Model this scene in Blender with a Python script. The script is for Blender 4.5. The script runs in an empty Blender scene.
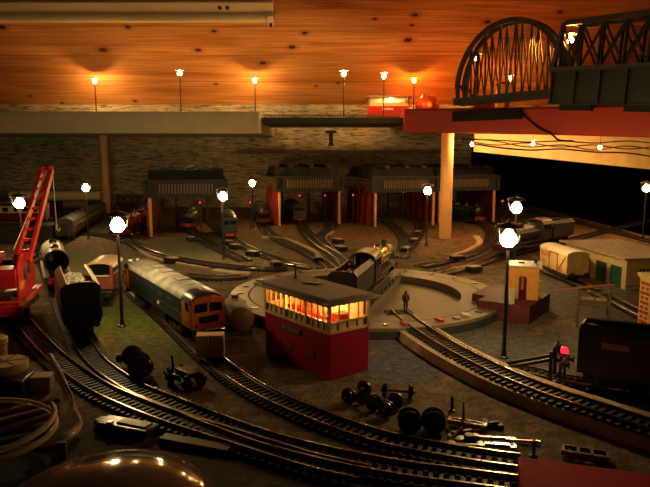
import bpy, bmesh, math, random
from mathutils import Vector, Matrix, noise
random.seed(7)
S = 0.001                      # everything below is authored in millimetres
PI = math.pi
COL = bpy.context.scene.collection
rad = math.radians

# ------------------------------------------------------------------ camera numbers
F, TH, CAMZ = 638.0, rad(8.2), 191.0
def ray(px, py):
    x, y = (px-325)/F, (243.5-py)/F
    return x, math.cos(TH)+y*math.sin(TH), -math.sin(TH)+y*math.cos(TH)
def g(px, py, z=0.0):
    a, b, c = ray(px, py); t = (z-CAMZ)/c
    return Vector((a*t, b*t, z))
def at(px, py, D):
    a, b, c = ray(px, py); t = D/b
    return Vector((a*t, D, CAMZ+c*t))

# ------------------------------------------------------------------ materials
MATS = {}
def mat(name, col, rough=.55, metal=0., var=.12, scale=120., emit=None, es=0., spec=.5, bump=0.):
    if name in MATS: return MATS[name]
    m = bpy.data.materials.new(name); m.use_nodes = True; nt = m.node_tree; N = nt.nodes; L = nt.links
    p = N['Principled BSDF']
    p.inputs['Roughness'].default_value = rough; p.inputs['Metallic'].default_value = metal
    p.inputs['Specular IOR Level'].default_value = spec
    tc = N.new('ShaderNodeTexCoord'); nz = N.new('ShaderNodeTexNoise'); nz.inputs['Scale'].default_value = scale
    nz.inputs['Detail'].default_value = 4
    L.new(tc.outputs['Object'], nz.inputs['Vector'])
    r = N.new('ShaderNodeValToRGB')
    c = Vector(col[:3])
    r.color_ramp.elements[0].position = .3; r.color_ramp.elements[1].position = .7
    r.color_ramp.elements[0].color = (*[max(0, k*(1-var)) for k in c], 1)
    r.color_ramp.elements[1].color = (*[min(1, k*(1+var)) for k in c], 1)
    L.new(nz.outputs['Fac'], r.inputs['Fac']); L.new(r.outputs['Color'], p.inputs['Base Color'])
    if emit:
        p.inputs['Emission Color'].default_value = (*emit, 1); p.inputs['Emission Strength'].default_value = es
    if bump:
        b = N.new('ShaderNodeBump'); b.inputs['Strength'].default_value = bump; b.inputs['Distance'].default_value = .002
        L.new(nz.outputs['Fac'], b.inputs['Height']); L.new(b.outputs['Normal'], p.inputs['Normal'])
    MATS[name] = m; return m

def glazing(name, tint=(1, .95, .85), gl=.12):
    if name in MATS: return MATS[name]
    m = bpy.data.materials.new(name); m.use_nodes = True; nt = m.node_tree; N = nt.nodes; L = nt.links
    N.remove(N['Principled BSDF'])
    t = N.new('ShaderNodeBsdfTransparent'); t.inputs['Color'].default_value = (*tint, 1)
    q = N.new('ShaderNodeBsdfGlossy'); q.inputs['Roughness'].default_value = .05
    mx = N.new('ShaderNodeMixShader'); mx.inputs['Fac'].default_value = gl
    L.new(t.outputs[0], mx.inputs[1]); L.new(q.outputs[0], mx.inputs[2]); L.new(mx.outputs[0], N['Material Output'].inputs['Surface'])
    MATS[name] = m; return m

def ramp(N, stops):
    r = N.new('ShaderNodeValToRGB'); e = r.color_ramp.elements
    while len(e) < len(stops): e.new(.5)
    for i, (p, c) in enumerate(stops): e[i].position = p; e[i].color = (*c, 1)
    return r
def mixc(N, L, fac, a, b, mode='MIX'):
    m = N.new('ShaderNodeMix'); m.data_type = 'RGBA'; m.blend_type = mode
    for sock, v in ((m.inputs[0], fac), (m.inputs[6], a), (m.inputs[7], b)):
        if hasattr(v, 'is_linked') or hasattr(v, 'links'): L.new(v, sock)
        elif isinstance(v, (int, float)): sock.default_value = v
        else: sock.default_value = (*v, 1)
    return m.outputs[2]
def math_n(N, L, op, a, b=None, clamp=False):
    m = N.new('ShaderNodeMath'); m.operation = op; m.use_clamp = clamp
    for i, v in enumerate((a, b)):
        if v is None: continue
        if isinstance(v, (int, float)): m.inputs[i].default_value = v
        else: L.new(v, m.inputs[i])
    return m.outputs[0]

# ------------------------------------------------------------------ mesh builder (millimetres)
class MB:
    def __init__(s): s.v = []; s.f = []
    def add(s, vs, fs, M=None):
        o = len(s.v)
        s.v += [(M @ Vector(p)) if M else Vector(p) for p in vs]
        s.f += [tuple(i+o for i in f) for f in fs]
        return s
    def box(s, cx, cy, cz, sx, sy, sz, rz=0, M=None):
        x, y, z = sx/2, sy/2, sz/2
        vs = [(-x,-y,-z),(x,-y,-z),(x,y,-z),(-x,y,-z),(-x,-y,z),(x,-y,z),(x,y,z),(-x,y,z)]
        T = Matrix.Translation((cx, cy, cz)) @ Matrix.Rotation(rz, 4, 'Z')
        if M: T = M @ T
        return s.add(vs, [(0,3,2,1),(4,5,6,7),(0,1,5,4),(1,2,6,5),(2,3,7,6),(3,0,4,7)], T)
    def bar(s, a, b, w, h=None):
        a, b = Vector(a), Vector(b); h = h or w; d = b-a; L = d.length
        if L < 1e-6: return s
        q = d.to_track_quat('Y', 'Z').to_matrix().to_4x4()
        return s.box(0, L/2, 0, w, L, h, 0, Matrix.Translation(a) @ q)
    def tube(s, pts, r, n=8, caps=True):
        pts = [Vector(p) for p in pts]; rs = r if isinstance(r, (list, tuple)) else [r]*len(pts)
        o = len(s.v); up = None
        for i, p in enumerate(pts):
            d = (pts[min(i+1, len(pts)-1)]-pts[max(i-1, 0)]).normalized()
            if up is None: up = d.orthogonal().normalized()
            up = (up-d*up.dot(d)); up = up.normalized() if up.length > 1e-6 else d.orthogonal().normalized()
            e = d.cross(up)
            for k in range(n):
                a = 2*PI*k/n; s.v.append(p+(up*math.cos(a)+e*math.sin(a))*rs[i])
        for i in range(len(pts)-1):
            for k in range(n):
                k2 = (k+1) % n
                s.f.append((o+i*n+k, o+i*n+k2, o+(i+1)*n+k2, o+(i+1)*n+k))
        if caps:
            s.f.append(tuple(o+k for k in range(n))[::-1]); s.f.append(tuple(o+(len(pts)-1)*n+k for k in range(n)))
        return s
    def lathe(s, prof, n=20, M=None, axis='Z', loc=(0,0,0), caps=True):
        R = {'Z': Matrix.Identity(4), 'X': Matrix.Rotation(PI/2, 4, 'Y'), 'Y': Matrix.Rotation(-PI/2, 4, 'X')}[axis]
        T = Matrix.Translation(loc) @ R
        if M: T = M @ T
        o = len(s.v)
        for r, z in prof:
            for k in range(n):
                a = 2*PI*k/n; s.v.append(T @ Vector((r*math.cos(a), r*math.sin(a), z)))
        for i in range(len(prof)-1):
            for k in range(n):
                k2 = (k+1) % n
                s.f.append((o+i*n+k, o+i*n+k2, o+(i+1)*n+k2, o+(i+1)*n+k))
        if caps:
            s.f.append(tuple(o+k for k in range(n))[::-1]); s.f.append(tuple(o+(len(prof)-1)*n+k for k in range(n)))
        return s
    def loft(s, secs, caps=True, closed=True):
        """secs: list of lists of 3D points, the same count each."""
        n = len(secs[0]); o = len(s.v)
        for sec in secs: s.v += [Vector(p) for p in sec]
        for i in range(len(secs)-1):
            for k in range(n if closed else n-1):
                k2 = (k+1) % n
                s.f.append((o+i*n+k, o+i*n+k2, o+(i+1)*n+k2, o+(i+1)*n+k))
        if caps and closed:
            s.f.append(tuple(o+k for k in range(n))[::-1]); s.f.append(tuple(o+(len(secs)-1)*n+k for k in range(n)))
        return s
    def prism(s, poly, z0, z1, M=None):
        n = len(poly); vs = [(x, y, z0) for x, y in poly]+[(x, y, z1) for x, y in poly]
        fs = [tuple(range(n))[::-1], tuple(range(n, 2*n))]+[(i, (i+1) % n, (i+1) % n+n, i+n) for i in range(n)]
        return s.add(vs, fs, M)
    def sweep(s, path, sec):
        """sec: closed (side, z) polygon carried along a level path."""
        secs = []
        for i, p in enumerate(path):
            d = (path[min(i+1, len(path)-1)]-path[max(i-1, 0)]); d.z = 0; d.normalize()
            nrm = Vector((d.y, -d.x, 0))
            secs.append([p+nrm*a+Vector((0, 0, b)) for a, b in sec])
        return s.loft(secs)
    def build(s, name, m, parent=None, loc=None, rot=None, bevel=0, smooth=35):
        me = bpy.data.meshes.new(name)
        me.from_pydata([p*S for p in s.v], [], s.f)
        bm = bmesh.new(); bm.from_mesh(me); bmesh.ops.recalc_face_normals(bm, faces=bm.faces); bm.to_mesh(me); bm.free()
        if smooth:
            for p in me.polygons: p.use_smooth = True
            me.set_sharp_from_angle(angle=rad(smooth))
        me.materials.append(m)
        o = bpy.data.objects.new(name, me); COL.objects.link(o)
        if parent: o.parent = parent
        if loc is not None: o.location = Vector(loc)*S
        if rot: o.rotation_euler = rot
        if bevel:
            b = o.modifiers.new('bevel', 'BEVEL'); b.width = bevel*S; b.segments = 2; b.limit_method = 'ANGLE'; b.angle_limit = rad(40)
        return o
def put(name, data, parent, loc=(0,0,0), rot=(0,0,0)):
    o = bpy.data.objects.new(name, data); COL.objects.link(o); o.parent = parent
    o.location = Vector(loc)*S; o.rotation_euler = rot; return o
def tag(o, label, cat, group=None, kind=None):
    o['label'] = label; o['category'] = cat
    if group: o['group'] = group
    if kind: o['kind'] = kind
    return o
def thing(name, label, cat, loc, rz=0, group=None, rot=None):
    o = bpy.data.objects.new(name, None); COL.objects.link(o); o.empty_display_size = .02
    o.location = Vector(loc)*S; o.rotation_euler = rot or (0, 0, rz)
    return tag(o, label, cat, group)
def struct(o): o['kind'] = 'structure'; return o
def copy_tree(o, parent=None):
    c = o.copy(); COL.objects.link(c); c.parent = parent
    for ch in list(o.children): copy_tree(ch, c)
    return c
def smooth_path(pts, step=6.5):
    P = [Vector(p) for p in pts]; P = [P[0]*2-P[1]]+P+[P[-1]*2-P[-2]]; fine = []
    for i in range(1, len(P)-2):
        a, b, c, d = P[i-1:i+3]
        for k in range(24):
            t = k/24
            fine.append(.5*((2*b)+(c-a)*t+(2*a-5*b+4*c-d)*t*t+(3*b-a-3*c+d)*t**3))
    fine.append(P[-2]); out = [fine[0]]; acc = 0
    for i in range(1, len(fine)):
        seg = (fine[i]-fine[i-1]).length; acc += seg
        while acc >= step and seg > 0:
            q = fine[i]-(fine[i]-fine[i-1])*((acc-step)/seg); out.append(q); acc -= step
    return out

# ------------------------------------------------------------------ palette
black = mat('black_paint', (.016, .016, .016), .3)
dark = mat('dark_plastic', (.03, .028, .026), .5)
darkgrey = mat('dark_grey_paint', (.06, .06, .058), .5)
steel = mat('worn_steel', (.35, .33, .3), .3, .9)
railm = mat('rail_metal', (.30, .25, .20), .28, .9)
silver = mat('bright_metal', (.75, .73, .68), .18, 1.)
brass = mat('polished_brass', (.85, .62, .22), .25, .9)
red = mat('red_plastic', (.55, .02, .02), .35)
deepred = mat('deep_red_plastic', (.42, .004, .035), .4)
cream = mat('cream_paint', (.72, .6, .38), .5)
white = mat('off_white', (.75, .7, .6), .45)
sleeperm = mat('sleeper_plastic', (.018, .014, .011), .6)
blue = mat('rail_blue', (.006, .026, .038), .35)
roofgrey = mat('weathered_roof', (.33, .34, .30), .5, var=.35, scale=60)
orange = mat('warning_orange', (.62, .17, .02), .4)
green = mat('loco_green', (.014, .035, .02), .35)
maroon = mat('maroon_paint', (.16, .01, .015), .35)
woodm = mat('planed_wood', (.72, .5, .26), .55, var=.25, scale=50)
tan = mat('tan_paint', (.13, .08, .04), .5)
yellow = mat('yellow_plastic', (.75, .42, .08), .45)
slate = mat('shed_roof_grey', (.018, .018, .017), .6, var=.3)
def bulbmat(name, c, s): return mat(name, (.9, .9, .8), .3, emit=c, es=s)
BULB = bulbmat('bulb_warm', (1, .66, .27), 250)
BULB_UP = bulbmat('bulb_shelf', (1, .58, .19), 1000)
BULB_OR = bulbmat('bulb_amber', (1, .34, .04), 950)
BULB_DIM = bulbmat('bulb_yellow', (1, .55, .15), 170)
BULB_BOX = bulbmat('bulb_signal_box', (1, .62, .2), 420)
REDLED = mat('red_signal_lens', (.8, .05, .05), .3, emit=(1, .015, .03), es=2.2)
glass = glazing('clear_glazing')

# ------------------------------------------------------------------ setting
def ground_mat():
    m = bpy.data.materials.new('scenic_ground'); m.use_nodes = True; nt = m.node_tree; N = nt.nodes; L = nt.links
    p = N['Principled BSDF']; p.inputs['Roughness'].default_value = .85; p.inputs['Specular IOR Level'].default_value = .2
    tc = N.new('ShaderNodeTexCoord'); ob = tc.outputs['Object']
    def nz(s, d=5, rg=.55):
        n = N.new('ShaderNodeTexNoise'); n.inputs['Scale'].default_value = s; n.inputs['Detail'].default_value = d
        n.inputs['Roughness'].default_value = rg; L.new(ob, n.inputs['Vector']); return n.outputs['Fac']
    big, mid, fine = nz(9), nz(45), nz(420, 3, .8)
    r = ramp(N, [(.3, (.13, .085, .045)), (.5, (.25, .17, .09)), (.7, (.36, .27, .15))]); L.new(mid, r.inputs[0])
    col = r.outputs[0]
    def patch(px, py, rx, c, strength=1.):
        nonlocal col
        w = g(px, py)*S
        vm = N.new('ShaderNodeVectorMath'); vm.operation = 'DISTANCE'; vm.inputs[1].default_value = w; L.new(ob, vm.inputs[0])
        d = math_n(N, L, 'DIVIDE', vm.outputs['Value'], rx)
        d = math_n(N, L, 'ADD', d, math_n(N, L, 'MULTIPLY', math_n(N, L, 'SUBTRACT', mid, .5), 1.6))
        f = math_n(N, L, 'SUBTRACT', 1.15, d, True)
        f = math_n(N, L, 'MULTIPLY', f, 2.2*strength, True)
        col = mixc(N, L, f, col, c)
    patch(118, 318, .10, (.14, .19, .035)); patch(75, 262, .16, (.2, .21, .1), .8); patch(165, 350, .07, (.18, .18, .06), .8)
    patch(100, 225, .2, (.27, .25, .16), .8)
    patch(205, 250, .16, (.2, .21, .12), .8); patch(440, 345, .08, (.17, .185, .24), .9); patch(395, 365, .05, (.16, .175, .23), .8)
    patch(500, 350, .10, (.17, .165, .16), .8); patch(590, 300, .14, (.2, .18, .14), .7)
    patch(35, 470, .09, (.03, .05, .02), .9); patch(200, 470, .1, (.1, .09, .05), .6)
    patch(250, 375, .05, (.2, .1, .06), .6); patch(330, 235, .1, (.33, .19, .1), .7)
    r2 = ramp(N, [(.3, (.25, .25, .25)), (.7, (1.2, 1.2, 1.15))]); L.new(fine, r2.inputs[0])
    col = mixc(N, L, 1., col, r2.outputs[0], 'MULTIPLY')
    r4 = ramp(N, [(.35, (.5, .48, .45)), (.62, (1.1, 1.1, 1.1))]); L.new(nz(120, 4, .7), r4.inputs[0])
    col = mixc(N, L, 1., col, r4.outputs[0], 'MULTIPLY')
    L.new(col, p.inputs['Base Color'])
    b = N.new('ShaderNodeBump'); b.inputs['Strength'].default_value = .6; b.inputs['Distance'].default_value = .0012
    L.new(fine, b.inputs['Height']); L.new(b.outputs[0], p.inputs['Normal'])
    return m
gm = MB().box(-500, 1100, -10, 2480, 2400, 20)
struct(gm.build('ground', ground_mat()))

def wall_mat():
    m = bpy.data.materials.new('flaking_stone_paint'); m.use_nodes = True; nt = m.node_tree; N = nt.nodes; L = nt.links
    p = N['Principled BSDF']; p.inputs['Roughness'].default_value = .8
    tc = N.new('ShaderNodeTexCoord')
    mp = N.new('ShaderNodeMapping'); mp.inputs['Scale'].default_value = (26, 26, 190); L.new(tc.outputs['Object'], mp.inputs[0])
    n = N.new('ShaderNodeTexNoise'); n.inputs['Scale'].default_value = 1; n.inputs['Detail'].default_value = 8; n.inputs['Roughness'].default_value = .78
    L.new(mp.outputs[0], n.inputs['Vector'])
    r = ramp(N, [(.38, (.06, .05, .035)), (.45, (.36, .31, .2)), (.53, (.66, .6, .42)), (.75, (.8, .74, .54))]); L.new(n.outputs[0], r.inputs[0])
    n2 = N.new('ShaderNodeTexNoise'); n2.inputs['Scale'].default_value = 3.2; n2.inputs['Detail'].default_value = 3; L.new(tc.outputs['Object'], n2.inputs['Vector'])
    r2 = ramp(N, [(.35, (.5, .5, .5)), (.65, (1.1, 1.1, 1.1))]); L.new(n2.outputs[0], r2.inputs[0])
    L.new(mixc(N, L, 1., r.outputs[0], r2.outputs[0], 'MULTIPLY'), p.inputs['Base Color'])
    b = N.new('ShaderNodeBump'); b.inputs['Strength'].default_value = .7; b.inputs['Distance'].default_value = .004
    L.new(n.outputs[0], b.inputs['Height']); L.new(b.outputs[0], p.inputs['Normal'])
    return m
WM = wall_mat()
# the low wall of the loft, open on the right where the eaves run on in the dark
struct(MB().box(-600, 2215, 190, 2200, 30, 420).build('wall_back', WM))
struct(MB().box(900, 2215, 305, 800, 30, 90).build('trim_1', WM))           # lintel over the dark opening
eave = mat('eaves_unlit', (.006, .005, .005), .9)  # near-black colour stands in for the unlit void past the opening
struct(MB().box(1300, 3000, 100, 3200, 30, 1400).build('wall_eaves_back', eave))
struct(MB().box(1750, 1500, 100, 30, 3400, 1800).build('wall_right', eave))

def wood_mat():
    m = bpy.data.materials.new('knotty_pine'); m.use_nodes = True; nt = m.node_tree; N = nt.nodes; L = nt.links
    p = N['Principled BSDF']; p.inputs['Roughness'].default_value = .38; p.inputs['Specular IOR Level'].default_value = .45
    tc = N.new('ShaderNodeTexCoord'); ob = tc.outputs['Object']
    sp = N.new('ShaderNodeSeparateXYZ'); L.new(ob, sp.inputs[0]); v = sp.outputs['Y']; u = sp.outputs['X']
    pw = .104
    row = math_n(N, L, 'DIVIDE', math_n(N, L, 'ADD', v, .009), pw); rf = math_n(N, L, 'FLOOR', row); fr = math_n(N, L, 'FRACT', row)
    cb = N.new('ShaderNodeCombineXYZ')
    L.new(math_n(N, L, 'ADD', math_n(N, L, 'MULTIPLY', u, 1.0), math_n(N, L, 'MULTIPLY', rf, 3.7)), cb.inputs[0]); L.new(v, cb.inputs[1])
    mp = N.new('ShaderNodeMapping'); mp.inputs['Scale'].default_value = (2.2, 26, 1); L.new(cb.outputs[0], mp.inputs[0])
    n = N.new('ShaderNodeTexNoise'); n.inputs['Scale'].default_value = 1; n.inputs['Detail'].default_value = 3; n.inputs['Distortion'].default_value = .5
    L.new(mp.outputs[0], n.inputs['Vector'])
    mp2 = N.new('ShaderNodeMapping'); mp2.inputs['Scale'].default_value = (5, 210, 1); L.new(cb.outputs[0], mp2.inputs[0])
    n2 = N.new('ShaderNodeTexNoise'); n2.inputs['Scale'].default_value = 1; n2.inputs['Detail'].default_value = 4; L.new(mp2.outputs[0], n2.inputs['Vector'])
    r = ramp(N, [(.3, (.40, .15, .04)), (.48, (.60, .27, .085)), (.6, (.66, .33, .11)), (.72, (.50, .20, .055))]); L.new(n.outputs[0], r.inputs[0])
    r2 = ramp(N, [(.3, (.62, .58, .5)), (.6, (1.05, 1.05, 1.05))]); L.new(n2.outputs[0], r2.inputs[0])
    col = mixc(N, L, 1., r.outputs[0], r2.outputs[0], 'MULTIPLY')
    wn = N.new('ShaderNodeTexWhiteNoise'); wn.noise_dimensions = '1D'; L.new(rf, wn.inputs['W'])
    r3 = ramp(N, [(0, (.78, .72, .68)), (1, (1.08, 1.08, 1.1))]); L.new(wn.outputs['Value'], r3.inputs[0])
    col = mixc(N, L, 1., col, r3.outputs[0], 'MULTIPLY')
    seam = math_n(N, L, 'LESS_THAN', fr, .02)
    col = mixc(N, L, math_n(N, L, 'MULTIPLY', seam, .55), col, (.05, .015, .004))
    # knots, each at its own place on the boards
    e, c45 = 2200.0, math.sqrt(.5)
    KN = [(2, 27, 1.), (128, 27, .8), (103, 50, 1.1), (198, 50, .9), (214, 31, .7), (305, 33, .7), (292, 47, .9), (263, 63, .9), (415, 15, .8),
          (412, 25, .5), (408, 40, 1.1), (316, 86, .4), (338, 83, .5), (487, 22, .9), (216, 84, .5), (62, 103, .5), (135, 101, .6), (375, 19, .5), (30, 96, .5), (560, 12, .7), (230, 12, .6)]
    nk = N.new('ShaderNodeTexNoise'); nk.inputs['Scale'].default_value = 60; L.new(ob, nk.inputs['Vector'])
    wob = math_n(N, L, 'MULTIPLY', math_n(N, L, 'SUBTRACT', nk.outputs[0], .5), .5)
    for px, py, k in KN:
        a, b, c = ray(px, py); t = (2200+348)/(b+c+0) if False else None
        # plane: z-348 = 2200-y
        t = (2200+348-CAMZ)/(b+c)
        x, y, z = a*t, b*t, CAMZ+c*t
        vv = (2200-y)/c45
        mk = N.new('ShaderNodeMapping'); mk.inputs['Location'].default_value = (-x*S/(.0125*k), -vv*S/(.0075*k), 0)
        mk.inputs['Scale'].default_value = (1/(.0125*k), 1/(.0075*k), 0); L.new(ob, mk.inputs[0])
        ln = N.new('ShaderNodeVectorMath'); ln.operation = 'LENGTH'; L.new(mk.outputs[0], ln.inputs[0])
        d = math_n(N, L, 'ADD', ln.outputs['Value'], wob)
        core = math_n(N, L, 'MULTIPLY', math_n(N, L, 'SUBTRACT', 1.15, d, True), 2.6, True)
        halo = math_n(N, L, 'MULTIPLY', math_n(N, L, 'SUBTRACT', 2.6, d, True), .45, True)
        col = mixc(N, L, halo, col, (.30, .095, .022)); col = mixc(N, L, core, col, (.055, .016, .006))
    L.new(col, p.inputs['Base Color'])
    b = N.new('ShaderNodeBump'); b.inputs['Strength'].default_value = .25; b.inputs['Distance'].default_value = .001
    L.new(n2.outputs[0], b.inputs['Height']); L.new(b.outputs[0], p.inputs['Normal'])
    return m
# sloping boarded ceiling: local x along the boards, local y up the slope, local z into the room
cl = MB().box(0, 900, -10, 3600, 1800, 20).build('ceiling', wood_mat())
cl.location = Vector((0, 2200, 348))*S; cl.rotation_euler = (rad(135), 0, 0); struct(cl)

# ------------------------------------------------------------------ fluorescent batten on the slope
fx = thing('fluorescent_light', 'unlit long white fluorescent batten fixed to the sloping pine boards', 'light fitting', (0, 2200, 348), rot=(rad(135), 0, 0))
enamel = mat('cream_enamel', (.78, .68, .5), .2, var=.03)
x1 = -147
MB().box((x1-1500)/2, 378, 22, x1+1500, 66, 44).build('housing', enamel, fx, bevel=3)
MB().lathe([(13.5, 0), (13.5, 1310)], 20, axis='X', loc=(-1480, 366, 50)).build('fluorescent_tube', mat('tube_glass', (.8, .7, .5), .05, var=.02), fx)
MB().box(x1-8, 366, 34, 16, 34, 66).build('tube_holder', enamel, fx, bevel=2)
MB().lathe([(6, 0), (6, 3)], 14, loc=(x1-130, 395, 44)).build('screw_hole', dark, fx)
MB().lathe([(6, 0), (6, 3)], 14, loc=(x1-152, 395, 44)).build('screw_hole', dark, fx)
MB().box(x1-8, 355, 68, 9, 10, 8).build('starter', dark, fx, bevel=1)

# ------------------------------------------------------------------ shelves and posts
fasc = mat('primed_board', (.62, .54, .38), .5, var=.08, scale=30)
sh = MB().prism([(-1300, 1750), (-178, 1750), (-172, 1756), (-172, 2195), (-1300, 2195)], 240, 298)
tag(sh.build('shelf', fasc, bevel=3), 'long thick cream painted shelf board held up by the pale post', 'shelf')
sp_ = thing('shelf_bridge', 'thin dark boarded span carrying track between cream and red shelves', 'bridge', (0, 1755, 266))
MB().prism([(-171, 0), (215, 0), (215, 300), (-171, 300)], 0, 16).build('deck', dark, sp_, bevel=1)
mr = MB()
for y in (18, 34.5): mr.box(15, y, 23.4, 370, 1.2, 3)
mr.build('rail', railm, sp_)
ms = MB()
for i in range(46): ms.box(-165+i*8, 26, 18, 3, 30, 3)
ms.build('sleeper_bed', sleeperm, sp_)
redsh = mat('red_painted_board', (.60, .05, .02), .45, var=.15, scale=12)
rb = MB()
poly = [(157, 1300), (370, 1070), (470, 870), (620, 640), (900, 640), (900, 2190), (216, 2190), (216, 1500), (162, 1330)]
zz = lambda y: 229+(y-1300)*.0475
n = len(poly)
rb.add([(x, y, zz(y)) for x, y in poly]+[(x, y, zz(y)+46) for x, y in poly],
       [tuple(range(n))[::-1], tuple(range(n, 2*n))]+[(i, (i+1) % n, (i+1) % n+n, i+n) for i in range(n)])
tag(rb.build('red_shelf', redsh, bevel=4), 'thick red painted baseboard carrying both girder bridges', 'shelf')
dowel = mat('pale_dowel', (.72, .42, .16), .5, var=.12, scale=25)
def post(label, px, py, D, top):
    b = g(px, py)
    m = MB().lathe([(13.5, 0), (13.5, top)], 24)
    o = m.build('support_post', dowel, loc=(b.x, b.y, 0)); tag(o, label, 'post', 'round wooden shelf supports')
post('round pale wooden post under the cream shelf, beside a dark coach', 106.5, 213, 2000, 240)
b = g(445, 238); post('round pale wooden post under the red baseboard, before the sheds', 445, 238, b.y, zz(b.y))
tag(MB().box(60, 2165, 0, 700, 60, 12).build('wall_ledge', mat('ledge_wood', (.12, .10, .06), .6), loc=(0, 0, 190)), 'dark timber ledge along the stone wall below the shelf gap', 'ledge')
# panel of pale board below the red shelf
pb = MB(); A = Vector((345, 1500, 0)); B = Vector((790, 1560, 0)); nrm = Vector((.13, -.99, 0))*6
pb.add([A+Vector((0,0,191)), B+Vector((0,0,148)), B+Vector((0,0,236)), A+Vector((0,0,236)), A+nrm+Vector((0,0,191)), B+nrm+Vector((0,0,148)), B+nrm+Vector((0,0,236)), A+nrm+Vector((0,0,236))],
       [(0,1,2,3),(4,7,6,5),(0,4,5,1),(1,5,6,2),(2,6,7,3),(3,7,4,0)])
tag(pb.build('backboard', mat('pale_ply', (.78, .58, .26), .5, var=.15, scale=20)), 'pale wooden board hanging under the red baseboard above the dark gap', 'board')
# ------------------------------------------------------------------ tracks
trk_n = 0
def track(label, px, z=0., name='railway_track', group='tracks laid on the baseboard', zs=None, world=None):
    global trk_n
    trk_n += 1; dz = (trk_n % 7)*.11
    pts = [Vector(p) for p in world] if world else [g(x, y, z) for x, y in px]
    path = smooth_path(pts, 6.2)
    o0 = path[0].copy(); o0.z = z
    t = thing(name, label, 'model railway track', o0, group=group)
    loc = [p-o0 for p in path]
    m = MB()
    for i, p in enumerate(loc[:-1]):
        d = loc[i+1]-p
        a = math.atan2(d.y, d.x); m.box(p.x, p.y, 1.1+dz, 2.9, 30, 2.2, a)
    for s in (-1, 1): m.sweep(loc, [(s*8.2-1.1, .7+dz), (s*8.2+1.1, .7+dz), (s*8.2+1.1, 1.9+dz), (s*8.2-1.1, 1.9+dz)])
    m.build('sleeper_bed', sleeperm, t)
    for s in (-1, 1):
        r = MB().sweep(loc, [(s*8.25-.9, 2.2+dz), (s*8.25+.9, 2.2+dz), (s*8.25+.35, 2.8+dz), (s*8.25+.6, 4.6+dz), (s*8.25-.6, 4.6+dz), (s*8.25-.35, 2.8+dz)])
        r.build('rail', railm, t)
    return t
def underlay(label, px, w, h, off=0, m=None, z=0, name='track_underlay'):
    path = smooth_path([g(x, y, z) for x, y in px], 14)
    mb = MB().sweep(path, [(off-w/2, 0), (off+w/2, 0), (off+w/2-1.5, h), (off-w/2+1.5, h)])
    return tag(mb.build(name, m or cork, bevel=0), label, 'track underlay')
cork = mat('cream_cork', (.5, .38, .22), .8, var=.2, scale=90, bump=.3)

PA = [(399, 322), (412, 333), (450, 358), (500, 384), (550, 404), (600, 421), (650, 437), (720, 455)]
underlay('tall cream board strip carrying the curve away from the turntable', PA, 46, 9.0)
trA = track('raised curved track on cream strip leading away from the turntable', [(397, 312), (412, 324.5), (450, 349), (500, 375), (550, 395.5), (600, 412.5), (650, 429), (720, 447)], 9.)
T = [
 ('track passing under the blue diesel and curving past the signal box', [(104, 262), (130, 288), (170, 322), (212, 360), (251, 389), (312, 418), (385, 443), (460, 458), (530, 468)]),
 ('track running from under the black tender towards the red block', [(104, 207), (75, 216), (48, 228), (41, 242), (50, 272), (66, 308), (84, 346), (98, 366), (132, 390), (174, 408), (210, 423), (265, 443), (329, 460), (400, 474), (460, 482), (520, 490)]),
 ('track leaving the red breakdown crane and joining the tender line', [(-30, 262), (0, 293), (18, 317), (38, 342), (64, 367), (97, 390), (135, 408), (180, 425), (240, 444), (310, 466), (370, 480)]),
 ('track under the dark coach beside the cream wooden post', [(20, 268), (62, 243), (95, 223), (125, 208)]),
 ('track of the shadowy coach siding in front of the left wall end', [(-60, 238), (0, 236), (50, 234), (100, 236), (128, 243)]),
 ('curve sweeping from the maroon engine to the turntable past three lamps', [(116, 214), (120, 230), (138, 247), (170, 258), (215, 266), (258, 270), (290, 270)]),
 ('stub of track pointing at the turntable beside the grey diesel roof', [(185, 276), (205, 279), (230, 279), (248, 277)]),
 ('track from the big green diesel with red beam to the turntable', [(205, 217), (222, 232), (246, 248), (282, 262), (320, 270)]),
 ('track entering the shed bay behind the big green diesel', [(180, 205), (188, 226), (206, 242), (228, 254), (246, 262)]),
 ('track from the small engine beside the middle shed', [(257, 212), (264, 228), (280, 241), (304, 252), (322, 262), (332, 270)]),
 ('double bend track out of the middle shed', [(287, 206), (300, 218), (304, 230), (316, 243), (336, 256), (346, 268)]),
 ('S shaped track in the middle shed beside its red wall', [(318, 206), (328, 217), (330, 228), (322, 238), (330, 250), (345, 264)]),
 ('main track lined up with the turntable deck', [(384, 205), (408, 215), (420, 226), (414, 240), (399, 259)]),
 ('track crossing the shed apron behind the deck end', [(356, 208), (380, 219), (397, 230), (405, 243), (402, 258)]),
 ('curving track from the end shed around the apron to the turntable', [(440, 207), (470, 219), (488, 229), (491, 240), (476, 252), (446, 262), (418, 268)]),
 ('inner curve running beside the end shed track', [(455, 206), (486, 219), (506, 231), (506, 244), (490, 257), (460, 268), (440, 273)]),
 ('long track under the long grey tender engine', [(436, 277), (470, 267), (500, 258), (540, 248), (577, 239), (650, 221), (700, 211)]),
 ('track edging the dark drop behind the cream store', [(478, 197), (531, 212), (590, 226), (650, 242), (720, 260)]),
 ('track under the cream van running beside the water crane stand', [(531, 262), (550, 273), (578, 285), (610, 300), (650, 320), (700, 345)]),
 ('siding with the buffer stop in front of the black tender', [(503, 368), (560, 381), (620, 392), (700, 406)]),
]
for lab, p in T: track(lab, p)
underlay('pale edging strip outside the curve by the maroon engine', [(134, 247), (150, 257), (178, 264), (212, 270)], 9, 3, z=0)
underlay('cream strip curling round the gravel island by the middle shed', [(262, 238), (285, 240), (310, 250), (322, 261)], 12, 4)
underlay('cream strip curling inside the end shed curve', [(476, 237), (480, 244), (468, 252), (452, 257)], 16, 4)
underlay('short cream strip beside the S shaped track', [(333, 232), (326, 238), (330, 245)], 9, 3)
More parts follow.
